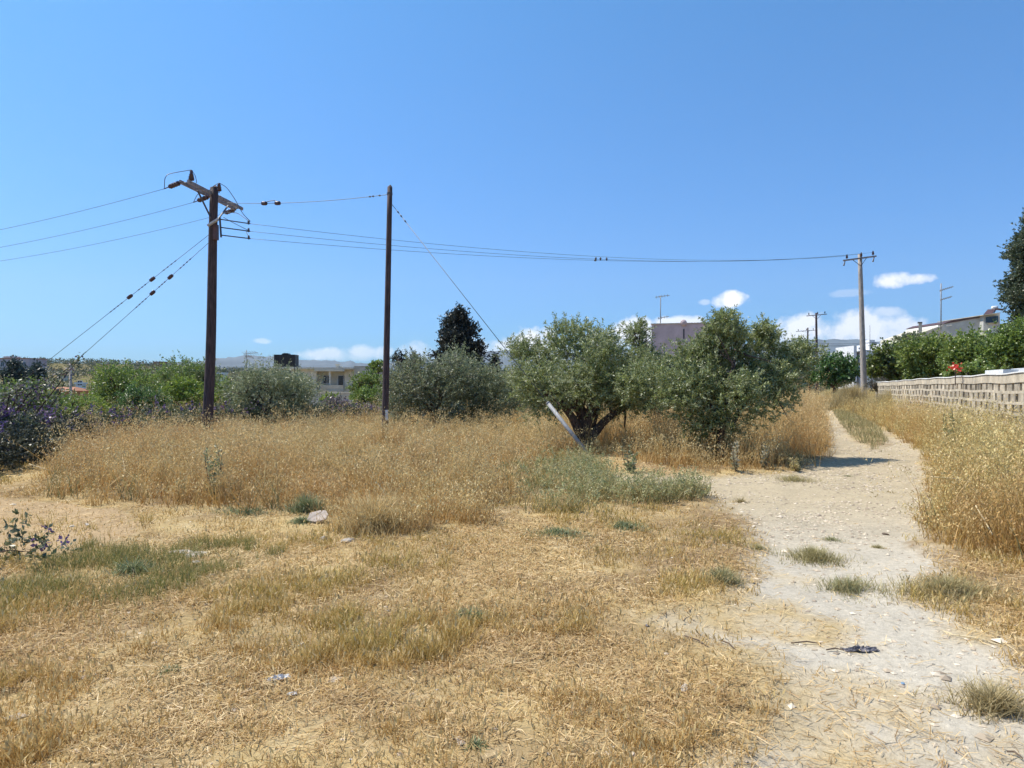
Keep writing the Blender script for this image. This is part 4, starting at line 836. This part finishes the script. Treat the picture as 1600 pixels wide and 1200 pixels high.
# vertical rack on the right side with three dead-ended low wires
rk = P(344,340,19.8); rk2 = P(346,371,19.8); MB().beam(rk, rk2, .04, .05, up=(0,1,0)).build('bracket', M['dark'], Lp)
POLE2T = P(1343, 399, 40)
dead = []
for k, yy in enumerate((343, 355.5, 367.5)):
    a = P(345, yy, 19.8); tgt = P(1318+k*22, 404, 40); d = nrm(tgt-a); d[2] -= .09; b = MB(); b.tube([a, a+d*.85], .017, 6); b.lathe(a+d*.8, (0,0,1), [(-.03,.02),(.0,.035),(.08,.03),(.1,0)], 8); b.build('tension_rod', M['dark'], Lp, True); dead.append(a+d*.85)
def curve(pts, r, parent, name='jumper_wire', n=24):
    p = np.array(pts, float); m = len(p); u = np.linspace(0, m-1, n); q = np.stack([np.interp(u, range(m), p[:,k]) for k in range(3)], -1)
    for _ in range(3): q[1:-1] = (q[:-2]+2*q[1:-1]+q[2:])/4
    return MB().tube(q, r, 5).build(name, M['wire'], parent, True)
curve([ends[0], P(258,280,18.6), P(262,273,18.7), P(275,270,18.8), ins1+[0,0,.36]], .010, Lp)
curve([ins1+[0,0,.36], P(306,275,19.2), P(308,285,19.4), P(306,288,19.5)], .010, Lp)
curve([ins2+[0,0,.3], P(355,293,19.9), P(368,312,20), P(380,335,20), dead[0]+[0,0,.08]], .010, Lp)
curve([ins2+[0,0,.3], P(334,291,19.7), P(326,300,19.7), P(310,302,19.7), ends[1]], .010, Lp)
curve([ends[2], P(357,332,20.6), P(372,333,20.6), dead[0]+[0,0,.05]], .010, Lp)
curve([P(350,340,19.9), P(362,347,20.2), dead[1], P(384,362,20.5), dead[2]], .009, Lp)
for p, q, lb in zip(ends, tg, ('highest of the three wires running left from the thick pole', 'middle one of the three wires running left from the thick pole', 'lowest of the three wires running left from the thick pole')):
    line('power_line', lb, [(p, q, 1.0)], .0065, group='wires running left from the thick pole')
# the stub pole and its stay
sb = np.array(((601-800)/F*17, 17., 0.)); stt = P(609.5, 293, 17)
Sp = empty('wooden_pole', sb, 'slim dark wooden pole without crossarm in the middle of the field', 'pole'); u = np.linspace(0,1,10)[:,None]; pts = sb*(1-u)+stt*u; pts[0,2] = -.4
mb = MB().tube(pts, np.linspace(.090,.064,10), 12); mb.tube_fixed([stt, stt+[.01,0,.06]], [.064,.012], np.array((0,0,1.)), 12); mb.build('shaft', M['pole'], Sp, True)
MB().lathe(P(609.2,303,17)-[0,0,.03], (0,0,1), [(0,.069),(0,.074),(.05,.074),(.05,.069)], 14).build('band', M['dark'], Sp)
mp_ = P(603.7, 648, 16.9); MB().box(mp_[0]-.03, mp_[0]+.04, mp_[1]-.01, mp_[1]+.02, mp_[2]-.14, mp_[2]+.12).build('number_plate', M['bag'], Sp)
# cable from thick pole to stub pole with two guy insulators
ca, cb_ = P(347, 317, 20), P(609, 304, 17.05)
w = empty('stay_cable', ca, 'cable between the thick pole and the slim pole with two egg insulators', 'stay cable'); cw = cat_wire(ca, cb_, .10, 60)
MB().tube(cw, .008, 5).build('wire', M['wire'], w, True)
for f_ in (.285, .365):
    q = cw[int(f_*59)]; q2 = cw[int(f_*59)+1]; MB().lathe(q, q2-q, [(0,.02),(.01,.055),(.07,.06),(.09,.045),(.1,.058),(.16,.055),(.17,.02)], 10).build('egg_insulator', M['porcelain'], w, True)
curve([cw[int(.30*59)]+[0,0,.03], P(424,314,19), P(432,314,19), cw[int(.372*59)]+[0,0,.03]], .012, w, 'bridging_wire')
for f_ in (.93,.955,.905): q = cw[int(f_*59)]; MB().lathe(q, (1,-.1,0), [(-.02,.0),(-.02,.022),(.02,.022),(.02,0)], 8).build('clamp', M['dark'], w)
# guy wire with pipe guard
ga_, gb_ = P(613, 320, 16.95), np.array((*G(925,716), -.02)); pt = G(925,716)
dirg = nrm(gb_-ga_); Lg = np.linalg.norm(gb_-ga_); gwr = empty('guy_wire', gb_, 'guy wire slanting from the slim pole down into the steel pipe', 'guy wire')
MB().tube([ga_, ga_+dirg*(Lg-.2)], .008, 5).build('wire', M['wire'], gwr, True)
for k in (.25,.38,.55): MB().lathe(ga_+dirg*k*1.2, dirg, [(-.02,0),(-.02,.02),(.02,.02),(.02,0)], 8).build('clamp', M['dark'], gwr)
# pipe top at pixel (853,630) on the line
tt = np.linspace(.5, 1, 2001)[:,None]; cand = ga_*(1-tt)+gb_*tt; ypx = HOR-(cand[:,2]-EYE)/cand[:,1]*F; it = int(np.argmin(abs(ypx-630))); ptop = cand[it]
pe = empty('guy_guard_pipe', gb_, 'grey galvanised steel pipe slanting out of the weeds before the forked olive', 'steel pipe')
MB().tube([gb_, ptop], .042, 12).build('pipe', M['galv'], pe, True); MB().tube([ptop-dirg*.02, ptop], .047, 12).build('collar', M['galv'], pe, True)
# two guy wires on the left
def guy(label, a, b_, fr, seed):
    d = nrm(b_-a); L_ = np.linalg.norm(b_-a); t = empty('guy_wire', b_, label, 'guy wire', 'stays of the thick pole'); MB().tube([a, b_], .0075, 5).build('wire', M['wire'], t, True)
    for f_ in fr: q = a+d*L_*f_; MB().lathe(q, d, [(0,.02),(.01,.05),(.08,.058),(.1,.045),(.11,.056),(.18,.05),(.19,.02)], 10).build('egg_insulator', M['porcelain'], t, True)
    for f_ in [fr[0]-.035-.014*k for k in range(4)]+[fr[1]+.04+.014*k for k in range(4)]+[fr[0]+.035+.012*k for k in range(3)]: q = a+d*L_*f_; MB().lathe(q, d, [(-.02,0),(-.02,.02),(.02,.02),(.02,0)], 7).build('clamp', M['dark'], t)
def ground_on(a, px, py, Yend):  # continue the seen line down to the ground
    q = P(px, py, Yend); d = q-a; k = (a[2]+.1)/(-d[2]); return a+d*k
g1a, g1b = P(327,367,20), P(326,380,20)
guy('upper of the two stays running down left from the thick pole', g1a, ground_on(g1a, 80, 560, 21.2), (.20,.285), 1)
guy('lower of the two stays running down left from the thick pole', g1b, ground_on(g1b, 128, 556, 21.2), (.155,.235), 2)
MB
# right-hand poles
def tpole(label, px_b, px_t, ytop, Y, armpx, r, mat, thin=False, group='poles along the track', tilt=0., yawY=.3):
    b_ = np.array(((px_b-800)/F*Y, Y, float(hgt((px_b-800)/F*Y, Y)))); t_ = P(px_t, ytop, Y)
    t = empty('utility_pole', b_, label, 'utility pole', group); u = np.linspace(0,1,8)[:,None]; pts = b_*(1-u)+t_*u; pts[0,2] -= .4; MB().tube(pts, np.linspace(r*1.3, r*.8, 8), 12).build('shaft', M[mat], t, True)
    (xa, ya), (xb, yb_) = armpx; A = P(xa, ya, Y+yawY); B = P(xb, yb_, Y-yawY); MB().beam(A+[0,-.13,0], B+[0,-.13,0], .08, .085).build('crossarm', M['arm'], t)
    m_ = (A+B)/2
    for q in (.3,.7): MB().beam(A*(1-q)+B*q+[0,-.13,-.04], P(px_t, ytop, Y)+[0,-.13,-.75], .025, .03).build('brace', M['dark'], t)
    att = []
    for q in (.12, .55, .9):
        p = A*(1-q)+B*q+[0,-.13,.05]; pinins(p, t, .30, .07); att.append(p+[0,0,.2])
    if not thin:
        for q in (.06,.93): p = A*(1-q)+B*q+[0,-.13,-.05]; MB().tube([p, p+[-.12,-.1,-.28]], [.03,.045], 7).build('hanging_clamp', M['dark'], t)
    return t, att
p2, at2 = tpole('pale weathered wooden utility pole with crossarm beside the garden wall', 1351, 1343, 397, 40, ((1315,408),(1367,401)), .14, 'grey_pole')
p3, at3 = tpole('dark utility pole further along the track, behind the fig tree', 1277, 1275, 489, 74, ((1259,494),(1291,491)), .13, 'pole', True)
p4, at4 = tpole('most distant utility pole, half hidden by the bushy olive', 1262, 1262, 512, 105, ((1243,518),(1273,516)), .13, 'pole', True)
for k, (lb, sg) in enumerate((('top',.62),('middle',.66),('bottom',.62))):
    t = line('power_line', f'{lb} one of the three long wires from the thick pole to the pale pole', [(dead[k], at2[k], sg)], .0065, group='long wires over the field')
    cw = cat_wire(dead[k], at2[k], sg, 400); xs = 800+F*cw[:,0]/cw[:,1]
    for xp in ((932,939,947) if k == 1 else (929,) if k == 2 else ()):
        q = cw[int(np.argmin(abs(xs-xp)))]; MB().lathe(q+[0,0,.0], (0,0,1), [(-.05,0),(-.03,.03),(.03,.045),(.08,.02),(.1,0)] if k == 1 else [(-.03,0),(-.03,.05),(.03,.05),(.03,0)], 8).build('wire_clip', M['dark'], t, True)
line('service_cable', 'thin house cables sagging from the second track pole to the white house', [(P(1277,536,74), P(1440,524,62), .35), (P(1277,540,74), P(1372,534,80), .2)], .02, 'cable')
# slim far post on the left
fp = P(111, 626, 55); fz = float(hgt(fp[0], 55)); t = empty('wooden_post', (fp[0],55,fz), 'slim weathered post standing left of the orchard', 'post'); MB().tube([(fp[0],55,fz-.3),P(110,568,55)], [.13,.10], 9).build('shaft', M['grey_pole'], t, True); MB().tube([P(104,568,55),P(116,568,55)], .04, 6).build('crossarm', M['dark'], t)

# ------------------------------------------------------------------ garden wall
def garden_wall():
    t = empty('garden_wall', (10, 13, 0), 'pale cement block garden wall with rows of square holes and white coping', 'garden wall')
    ys = np.linspace(6.5, 38, 64); cx = lambda y: 10+.437*(y-13)+.15*np.sin((y-13)*.22)
    tz = lambda y: np.interp(y, [6,13,18.3,24.3,31,38], [1.80,1.75,1.71,1.66,1.56,1.50])+.012*np.sin(y*2.1)
    s = np.concatenate([[0], np.cumsum(np.hypot(np.diff(cx(ys)), np.diff(ys)))]); yat = lambda q: np.interp(q, s, ys)
    def slab(mb, a, b_, z0, z1, th, absz=False, off=0):
        ya, yb_ = yat(a), yat(b_); xa, xb = cx(ya), cx(yb_); d = nrm(np.array((xb-xa, yb_-ya))); n_ = np.array((-d[1], d[0])); ta, tb = (0,0) if absz else (tz(ya), tz(yb_)); v = []
        for (x, y, t0) in ((xa,ya,ta),(xb,yb_,tb)):
            for sg in (-1,1):
                for z in (z0, z1): v.append((x+n_[0]*(th/2*sg+off), y+n_[1]*(th/2*sg+off), z+t0))
        mb.add(v, [(0,1,3,2),(4,6,7,5),(0,4,5,1),(2,3,7,6),(1,5,7,3),(0,2,6,4)])
    T_ = s[-1]; cap = MB(); band = MB(); br = MB(); low = MB(); jo = MB()
    for a in np.arange(0, T_-.01, .5): b_ = min(a+.5, T_); slab(cap, a, b_, .0, .025, .19); slab(band, a, b_, -.19, -.0, .15); slab(low, a, b_, -2.0, -1.075, .16)
    z = -.19
    for r in range(4):
        for a in np.arange((r%2)*.30, T_-.1, .60): slab(br, a, min(a+.42, T_), z-.16, z-.0, .115)
        for a in np.arange(0, T_-.01, .5): slab(jo, a, min(a+.5,T_), z-.22, z-.161, .12)
        z -= .221
    cap.build('coping', M['whitecap'], t); band.build('top_band', M['render_'], t); br.build('hollow_blockwork', M['block'], t); jo.build('mortar_course', M['render_'], t); low.build('base', M['render_'], t)
garden_wall()
def lowwhite():
    a, b_ = P(1548,579,18.2), P(1578,577,16.6); o = MB().beam(a+[.5,.5,-.1], b_+[.5,.5,-.1], .5, .22).build('white_slab', M['whitecap']); tag(o, 'flat white slab lying behind the wall, left one of two', 'slab', 'white slabs behind the wall')
    a, b_ = P(1578,576.5,17), P(1602,574.5,16); o = MB().beam(a+[.7,.5,-.06], b_+[.7,.5,-.06], .5, .14).build('white_slab', M['white']); tag(o, 'flat white slab lying behind the wall, right one at the edge', 'slab', 'white slabs behind the wall')
lowwhite()
def flower():
    rng = np.random.RandomState(5); c = P(1482,575,17.7)+[.55,.55,.03]; t = empty('red_flower', c-[0,0,.5], 'bright red flower head above the garden wall', 'flower'); MB().tube([c-[0,0,.5], c], .012, 5).build('stem', M['bark'], t)
    k = 60; q = c+rng.randn(k,3)*[.07,.07,.045]; d = nrm(rng.randn(k,3)); nn = nrm(np.cross(d, rng.randn(k,3))); l = .08; V = np.stack([q, q+d*l*.5-nn*l*.35, q+d*l, q+d*l*.5+nn*l*.35],1).reshape(-1,3); mk('petals', V, [np.arange(len(V)).reshape(-1,4)], LEAF, t, np.tile((.70,.05,.03),(len(V),1)))
flower()

# ------------------------------------------------------------------ houses
class House:
    def __init__(s, name, label, cat_, corner_px, Y, ang, group=None):
        """local frame: u along the facade (right), v away from the viewer, from the facade's left foot"""
        c = P(corner_px, 595, Y); s.o = np.array((c[0], Y, 0)); s.u = np.array((math.cos(ang), math.sin(ang), 0)); s.v = np.array((-math.sin(ang), math.cos(ang), 0)); s.z = float(hgt(c[0], Y))
        s.t = empty(name, (c[0], Y, s.z), label, cat_, group)
    def p(s, a, b, z): return s.o+s.u*a+s.v*b+np.array((0,0,z))
    def box(s, mb, a0, a1, b0, b1, z0, z1): return mb.add([s.p(a,b,z) for z in (z0,z1) for a,b in ((a0,b0),(a1,b0),(a1,b1),(a0,b1))], [(0,3,2,1),(4,5,6,7),(0,1,5,4),(1,2,6,5),(2,3,7,6),(3,0,4,7)])
    def part(s, name, mat, *boxes, parent=None):
        mb = MB(); [s.box(mb, *b) for b in boxes]; return mb.build(name, M[mat], parent or s.t)
    def window(s, a0, a1, z0, z1, b=0, name='window', fm='frame', panes=2):
        f = .06; bx = [(a0-f,a0,b-.05,b+.03,z0-f,z1+f),(a1,a1+f,b-.05,b+.03,z0-f,z1+f),(a0,a1,b-.05,b+.03,z0-f,z0),(a0,a1,b-.05,b+.03,z1,z1+f)]
        for k in range(1, panes): m_ = a0+(a1-a0)*k/panes; bx.append((m_-.035,m_+.035,b-.045,b+.03,z0,z1))
        w_ = s.part(name, fm, *bx); mb = MB(); s.box(mb, a0, a1, b-.02, b-.012, z0, z1); V = np.concatenate(mb.V)-np.array(s.t.location); o = mk('pane', V, [np.concatenate(mb.q)], M['glass']); o.parent = w_; return w_
# flat roofed house in the middle, 80 m off
s_ = 80/F; h = House('flat_roofed_house', 'beige flat-roofed house with veranda behind the green bushes', 'house', 455, 80, .06)
zt = EYE+(595-577)*s_
h.part('wall', 'beige', (0,3.0,0,7,-6,zt), (3.0,6.2,0,7,-6,zt-2.6), (3.0,6.2,1.4,7,-6,zt-.02), (6.2,7.4,.6,7,-6,zt-.01))
h.part('side_block', 'beige2', (7.4,10.6,.2,7.5,-6,zt+.42))
h.part('roof', 'beige', (-.3,7.4,-.5,7.2,zt,zt+.22)); h.part('veranda_roof', 'beige', (2.9,6.4,-.55,.9,zt-.24,zt-.003)); h.part('pillar', 'beige', (4.55,4.75,-.4,-.2,zt-2.6,zt-.25)); h.part('parapet', 'cream', (3.6,6.3,-.6,-.45,zt-2.6,zt-1.9), (4.4,6.3,-.75,-.61,zt-3.2,zt-2.55))
h.window(3.6-.1,4.5-.1,zt-1.7,zt-.75, 1.4); h.window(5.3,5.9,zt-2.1,zt-.75,1.4,name='door',panes=1); h.window(6.0,6.15,zt-1.4,zt-.75,1.4,panes=1); h.window(.9,1.8,zt-1.8,zt-.9)
h.part('chimney', 'beige2', (4.9,5.25,2,2.4,zt+.2,zt+.62), (4.75,5.4,1.9,2.5,zt+.62,zt+.68)); h.part('chimney_pipe', 'beige', (5.3,5.6,2.2,2.5,zt+.2,zt+.42))
h.part('white_roof_edge', 'whitecap', (-2.8,-.31,-.3,1.0,zt+.05,zt+.24)); h.part('shed_wall', 'beige2', (-2.6,-.4,0,4,-6,zt+.04))
f_ = House('yard_wall', 'low pale yard wall in front of the flat-roofed house', 'wall', 498, 66, .0); f_.part('wall_panel', 'beige2', (0,4.2,0,.2,-5,.10+(595-614)*66/F+EYE-.1)); f_.part('coping', 'beige', (-.05,4.25,-.04,.24,.10+(595-614)*66/F+EYE-.1,.18+(595-614)*66/F+EYE-.1))
# black tank on its stand
h = House('water_tank', 'black water tank on thin legs above the bushes', 'water tank', 428, 72, .08); s_ = 72/F; z0 = EYE+(595-572)*s_; z1 = EYE+(595-554)*s_
mb = MB(); h.box(mb, 0, 2.25, 0, 1.6, z0, z1)
for k in range(9): h.box(mb, .05+k*.26, .13+k*.26, -.035, 0, z0+.05, z1-.05)
mb.build('tank', M['black'], h.t); mb = MB(); pts = [(0.7,z1),(1.55,z1),(1.4,z1+.16),(1.05,z1+.19),(.85,z1+.14)]
mb.add([h.p(a,.3,z) for a,z in pts]+[h.p(a,1.3,z) for a,z in pts], [(k,(k+1)%5,5+(k+1)%5,5+k) for k in range(5)], [(0,2,1),(0,3,2),(0,4,3),(5,6,7),(5,7,8),(5,8,9)]); mb.build('lid', M['black'], h.t)
for a in (.05,1.1,2.1):
    for b_ in (.1,1.4): h.part('leg', 'dark', (a,a+.07,b_,b_+.07,-5,z0))
h.part('platform', 'dark', (-.1,2.45,-.1,1.7,z0-.08,z0-.003))

def antenna(label, x, ybot, ytop, Y, booms, seed=0, r=.03, foot=None):
    b_ = P(x, ybot, Y); b_[2] = b_[2] if foot is None else foot; t_ = P(x, ytop, Y); t = empty('television_antenna', b_, label, 'antenna'); s = Y/F; MB().tube([b_, t_], r, 6).build('mast', M['galv'], t, True)
    for (yy, x0, x1, dy, els, eh) in booms:
        a = P(x0, yy+dy, Y-.3); c = P(x1, yy-dy, Y+.3); mb = MB().tube([a, c], r*.7, 5)
        for k in range(els): q = a+(c-a)*(k+.3)/els; n_ = np.array((.3,1,0)); n_ = nrm(n_); mb.tube([q-n_*eh*s*.5+[0,0,eh*s*.25], q+n_*eh*s*.5-[0,0,eh*s*.25]], r*.5, 4)
        mb.build('boom', M['galv'], t)
antenna('thin roof antenna with small looped elements left of the water tank', 385, 600, 547, 60, [(552,381,403,1,6,12),(557,383,396,-1,4,9)], r=.035)
antenna('antenna on the flat mauve house with one long arm near its top', 1032, 512, 462, 72, [(463,1024,1046,1.5,5,6),(496,1028,1045,1.5,4,6)], r=.05)
antenna('tall antenna with two slanting arms on the long grey house wall', 1470, 515, 443, 55, [(451,1468,1489,3.2,6,5),(466,1469,1487,2.6,6,5),(508,1466,1475,.5,4,8)], r=.045)
antenna('hair-thin antenna behind the pale wooden pole', 1359, 560, 508, 80, [(540,1356,1362,.5,2,4)], r=.03)

# mauve house
h = House('mauve_house', 'tall plain mauve house rising behind the olives', 'house', 1018, 72, -.25); zt = EYE+(595-507)*72/F
h.part('wall', 'mauve', (0,6.6,0,8,-1.2,zt)); h.part('stair_block', 'mauve', (5.6,8.0,-.4,5,-1.2,zt+.06)); h.part('roof_edge', 'beige2', (-.08,5.6,-.08,8.1,zt,zt+.10)); h.part('parapet', 'beige2', (7.0,8.0,-.35,1,zt+.063,zt+.45),(7.9,8.05,1.01,4,zt+.063,zt+.25))
mb = MB(); c = h.p(3.35,.15,zt+.10); mb.tube([c-h.v*.3, c+h.v*.6], .34, 16); mb.build('chimney_cowl', M['mauve'], h.t, True)
h.part('drain_slot', 'dark', (3.3,3.45,-.03,.0,zt-1.6,zt-.55)); h.window(.6,1.7,1.2,2.5); h.window(4,5.1,1.2,2.5); h.part('balcony', 'white', (-1.6,-.01,.5,4,zt-2.4,zt-1.7))
# white terraced house beyond the pale pole
h = House('white_house', 'narrow white terraced house seen left of and behind the pale pole', 'house', 1334, 84, -.1); s_ = 84/F
zz0 = lambda y: EYE+(595-y)*s_
h.part('wall', 'white', (0,.35,0,6,-1.5,zz0(540)), (.35,1.3,.9,6,-1.5,zz0(548)), (.75,1.9,-.5,.9,-1.5,zz0(547)), (1.3,3.4,.9,6,-1.5,zz0(550)), (1.75,2.15,-.3,5,zz0(547),zz0(538)))
h.part('tower', 'white', (1.95,2.6,.2,3,-1.5,zz0(531)), (2.6,3.0,.6,3,-1.5,zz0(534))); h.window(.45,.75,zz0(566),zz0(556),.9,panes=1); h.window(.95,1.2,zz0(545),zz0(543),.9,panes=1); h.part('balcony_slab', 'greywall', (.35,.75,-.4,.89,zz0(550),zz0(549)))
h.part('rear_wing', 'mauve', (2.6,4.6,3.1,6,-1.5,zz0(537)))
# grey long house on the right
h = House('long_grey_house', 'long pale grey house wall sloping behind the vine shrubs on the right', 'house', 1418, 60, -.18)
def face(name, mat, px, Y0, dep, slope=0.0):
    pts = [P(x, y, Y0-(x-1418)*slope) for x, y in px]; n_ = len(pts); back = [p+np.array((.3,dep,0)) for p in pts]
    Q = [(k,(k+1)%n_,n_+(k+1)%n_,n_+k) for k in range(n_)]; T = [(0,k+1,k) for k in range(1,n_-1)]+[(n_,n_+k,n_+k+1) for k in range(1,n_-1)]
    return MB().add(pts+back, Q, T).build(name, M[mat], h.t)
face('ramp_wall', 'cream', [(1418,532),(1418,527),(1445,518),(1464,511),(1470,510),(1470,560),(1418,560)], 60, 5, .02)
face('wall', 'greywall', [(1470.3,560),(1470.3,511),(1474,506.5),(1486,502),(1536,495.5),(1536,560)], 60, 6, .02)
face('roof_edge', 'rust', [(1474,506.3),(1474,505.5),(1486,501),(1536,494.3),(1536,495.3),(1486,501.9)], 59.95, 6.1, .02)
face('upper_room', 'greywall', [(1536.3,560),(1536.3,493),(1562,489.5),(1562,560)], 59.6, 6, .02)
face('roof_slab', 'cream', [(1536,492.8),(1536,491.8),(1563,488),(1563,489.2)], 59.2, 6.6, .02)
face('lower_wing', 'greywall', [(1562.3,560),(1562.3,506),(1640,502),(1640,560)], 60.4, 6, .02)
face('window', 'glass', [(1540,504.5),(1540,495.8),(1556.5,493.8),(1556.5,503)], 59.5, .06, .02)
face('window_frame', 'cream', [(1541,505.5),(1541,504.9),(1557,503.5),(1557,504)], 59.4, .1, .02)
face('chimney', 'beige2', [(1435,524),(1435,505),(1439.5,505),(1439.5,522)], 59, .4, .02); face('chimney_cap', 'dark', [(1433.5,504.8),(1433.5,503),(1441,503),(1441,504.8)], 58.95, .5, .02)
face('wall_shelf', 'whitecap', [(1478,509.5),(1478,508.6),(1487,507.2),(1487,508.2)], 59.0, .4, .02)
face('far_wall', 'white', [(1392,545),(1392,536),(1405,534),(1418,527.5),(1418,545)], 62, 4, .0)
sh_ = empty('solar_water_heater', P(1545,490,58.5), 'dark solar water heater panel with white barrel on the house roof', 'solar heater')
pa, pb_, pc_, pd = P(1537,492.2,57.0), P(1551,490.4,57.0), P(1556,483.5,58.2), P(1543.5,484.5,58.2); nv = np.array((0,.05,.06)); MB().add([pa,pb_,pc_,pd,pa+nv,pb_+nv,pc_+nv,pd+nv], [(0,1,2,3),(7,6,5,4),(0,4,5,1),(1,5,6,2),(2,6,7,3),(3,7,4,0)]).build('panel', M['rust'], sh_)
c1 = P(1550,481,58.4); MB().lathe(c1, (1,.2,.1), [(0,0),(.02,.14),(.5,.14),(.52,0)], 12).build('barrel', M['whitecap'], sh_, True); MB().beam(P(1556,483,58.3), P(1566,484,58.3), .3, .12).build('second_panel', M['rust'], sh_); MB().tube([P(1540,492,57.2),P(1545,484.5,58.3)],.03,5).tube([P(1552,491,57.4),P(1556,484,58.3)],.03,5).tube([P(1553,491,58.6),P(1554,482,58.4)],.03,5).build('stand', M['galv'], sh_)
# orange-roofed low house and far houses on the hillside
h = House('terracotta_house', 'low house with orange tiled roof below the purple sprays', 'house', 70, 70, .05); s_ = 70/F; z1 = EYE+(595-611)*s_
h.part('wall', 'terra', (0,2.6,0,4,-6,z1)); mb = MB(); a = [h.p(-.15,-.2,z1), h.p(2.75,-.2,z1-.02), h.p(2.0,2,z1+.42), h.p(.3,2,z1+.42), h.p(-.15,4.2,z1), h.p(2.75,4.2,z1)]; mb.add(a, [(0,1,2,3),(5,4,3,2)], [(1,5,2),(4,0,3)]); mb.build('roof', M['terra'], h.t); h.window(.6,1.2,z1-1.4,z1-.5)
h = House('long_block', 'long pinkish-grey building on the hill at the left edge', 'building', -60, 230, .0); s_ = 230/F; z1 = EYE+(595-560.5)*s_
h.part('wall', 'mauve', (0,23.2,0,9,z1-8.5,z1)); h.part('roof', 'terra', (-.2,23.4,-.2,9.2,z1,z1+.25)); h.part('roof_room', 'greywall', (13,16,2,6,z1+.25,z1+.9))
for k in range(9): h.window(1+k*2.5, 2.2+k*2.5, z1-2.6, z1-1.2)
rngh = np.random.RandomState(77)
def farhouse(label, x0, x1, yt, hpx, Y, mat, roof):
    h = House('far_house', label, 'house', x0, Y, (rngh.rand()-.5)*.3, 'far houses on the hillside'); w_ = (x1-x0)*Y/F; z1 = EYE+(595-yt)*Y/F; hh = hpx*Y/F; h.part('wall', mat, (0,w_,0,w_*.6,z1-hh-4,z1)); h.part('roof', roof, (-.2,w_+.2,-.2,w_*.6+.2,z1,z1+.35)); n = max(1, int(w_/3))
    for k in range(n): h.window(w_*(k+.3)/n, w_*(k+.3)/n+1.0, z1-min(hh,2.2), z1-min(hh,2.2)+1.0)
for a in [('white far house on the ridge above the orchard',138,150,565.5,3,330,'white','whitecap'),('long reddish far house on the ridge behind the orchard tree',240,256,566,4,320,'terra','terra'),('tiny white far house on the dark ridge near the left edge',48,55,562,3,350,'white','white'),
          ('grey far house below the ridge, left of the slim post',60,72,573,4,260,'greywall','beige2'),('small pale far house in the scrub below the ridge',80,92,578,4,240,'cream','terra'),('beige far house beside the slim post',95,104,586,4,200,'beige','terra'),('white flat far house right of the thick pole',340,352,584,5,190,'white','white'),
          ('grey far block on the skyline right of the thick pole',345,360,575.5,5,340,'greywall','greywall'),('small far block on the skyline beside the thin antenna',368,378,575,5,350,'beige2','greywall'),('pale far house low on the slope under the long block',20,34,580,4,235,'beige2','greywall'),('white far wall low between post and orchard',118,130,600,2,150,'white','white'),('small pinkish tower left of the broad cypress',620,634,563,10,150,'white','terra')]: farhouse(*a)

# scrub on the far slopes and skyline, one uncountable mass
def woodland():
    rng = np.random.RandomState(55); n = 11000; az_ = az_of(-300)+rng.rand(n)*(az_of(1330)-az_of(-300)); r = 95*(430/95)**(rng.rand(n)**.8); x = np.sin(az_)*r; y = np.cos(az_)*r; k = (fbm(x,y,30,91) > .40) | (r > 360); x, y, r = x[k], y[k], r[k]; n = len(x); z = hgt(x, y); s = (.5+.8*rng.rand(n))*(.8+r/400)
    m = 26; c = np.stack([x,y,z+s*.6], -1); d = nrm(rng.randn(n,m,3)); q = c[:,None,:]+d*(s[:,None]*(.5+.5*rng.rand(n,m)))[...,None]*np.array((1.2,1.2,.8)); ld = nrm(rng.randn(n,m,3)); nn = nrm(np.cross(ld, rng.randn(n,m,3))); l = (s*.34)[:,None,None]
    V = np.stack([q, q+ld*l*.5-nn*l*.35, q+ld*l, q+ld*l*.5+nn*l*.35], 2).reshape(-1,3); cc = np.array([(.05,.07,.035),(.075,.095,.05),(.10,.11,.06),(.15,.145,.09)])[rng.randint(4, size=n)]; cc = np.repeat(cc, m*4, 0)*(.8+.4*np.repeat(rng.rand(n*m,1),4,0))
    o = mk('far_woodland', V, [np.arange(len(V)).reshape(-1,4)], LEAF, Cc=cc); tag(o, 'dark scrub and trees covering the far hillside and skyline', 'woodland', kind='stuff')
woodland()

# ------------------------------------------------------------------ haze
def haze():
    m, n, out = newmat('haze'); v = n.nodes.new('ShaderNodeVolumePrincipled'); v.inputs['Color'].default_value = (.72,.84,1,1); v.inputs['Density'].default_value = HAZE_D; v.inputs['Anisotropy'].default_value = .2
    n.links.new(v.outputs[0], out.inputs['Volume']); o = MB().box(-9500,9500,-3500,9500,-61,1400).build('haze', m); tag(o, kind='stuff')
HAZE_D = 0.00005
haze()
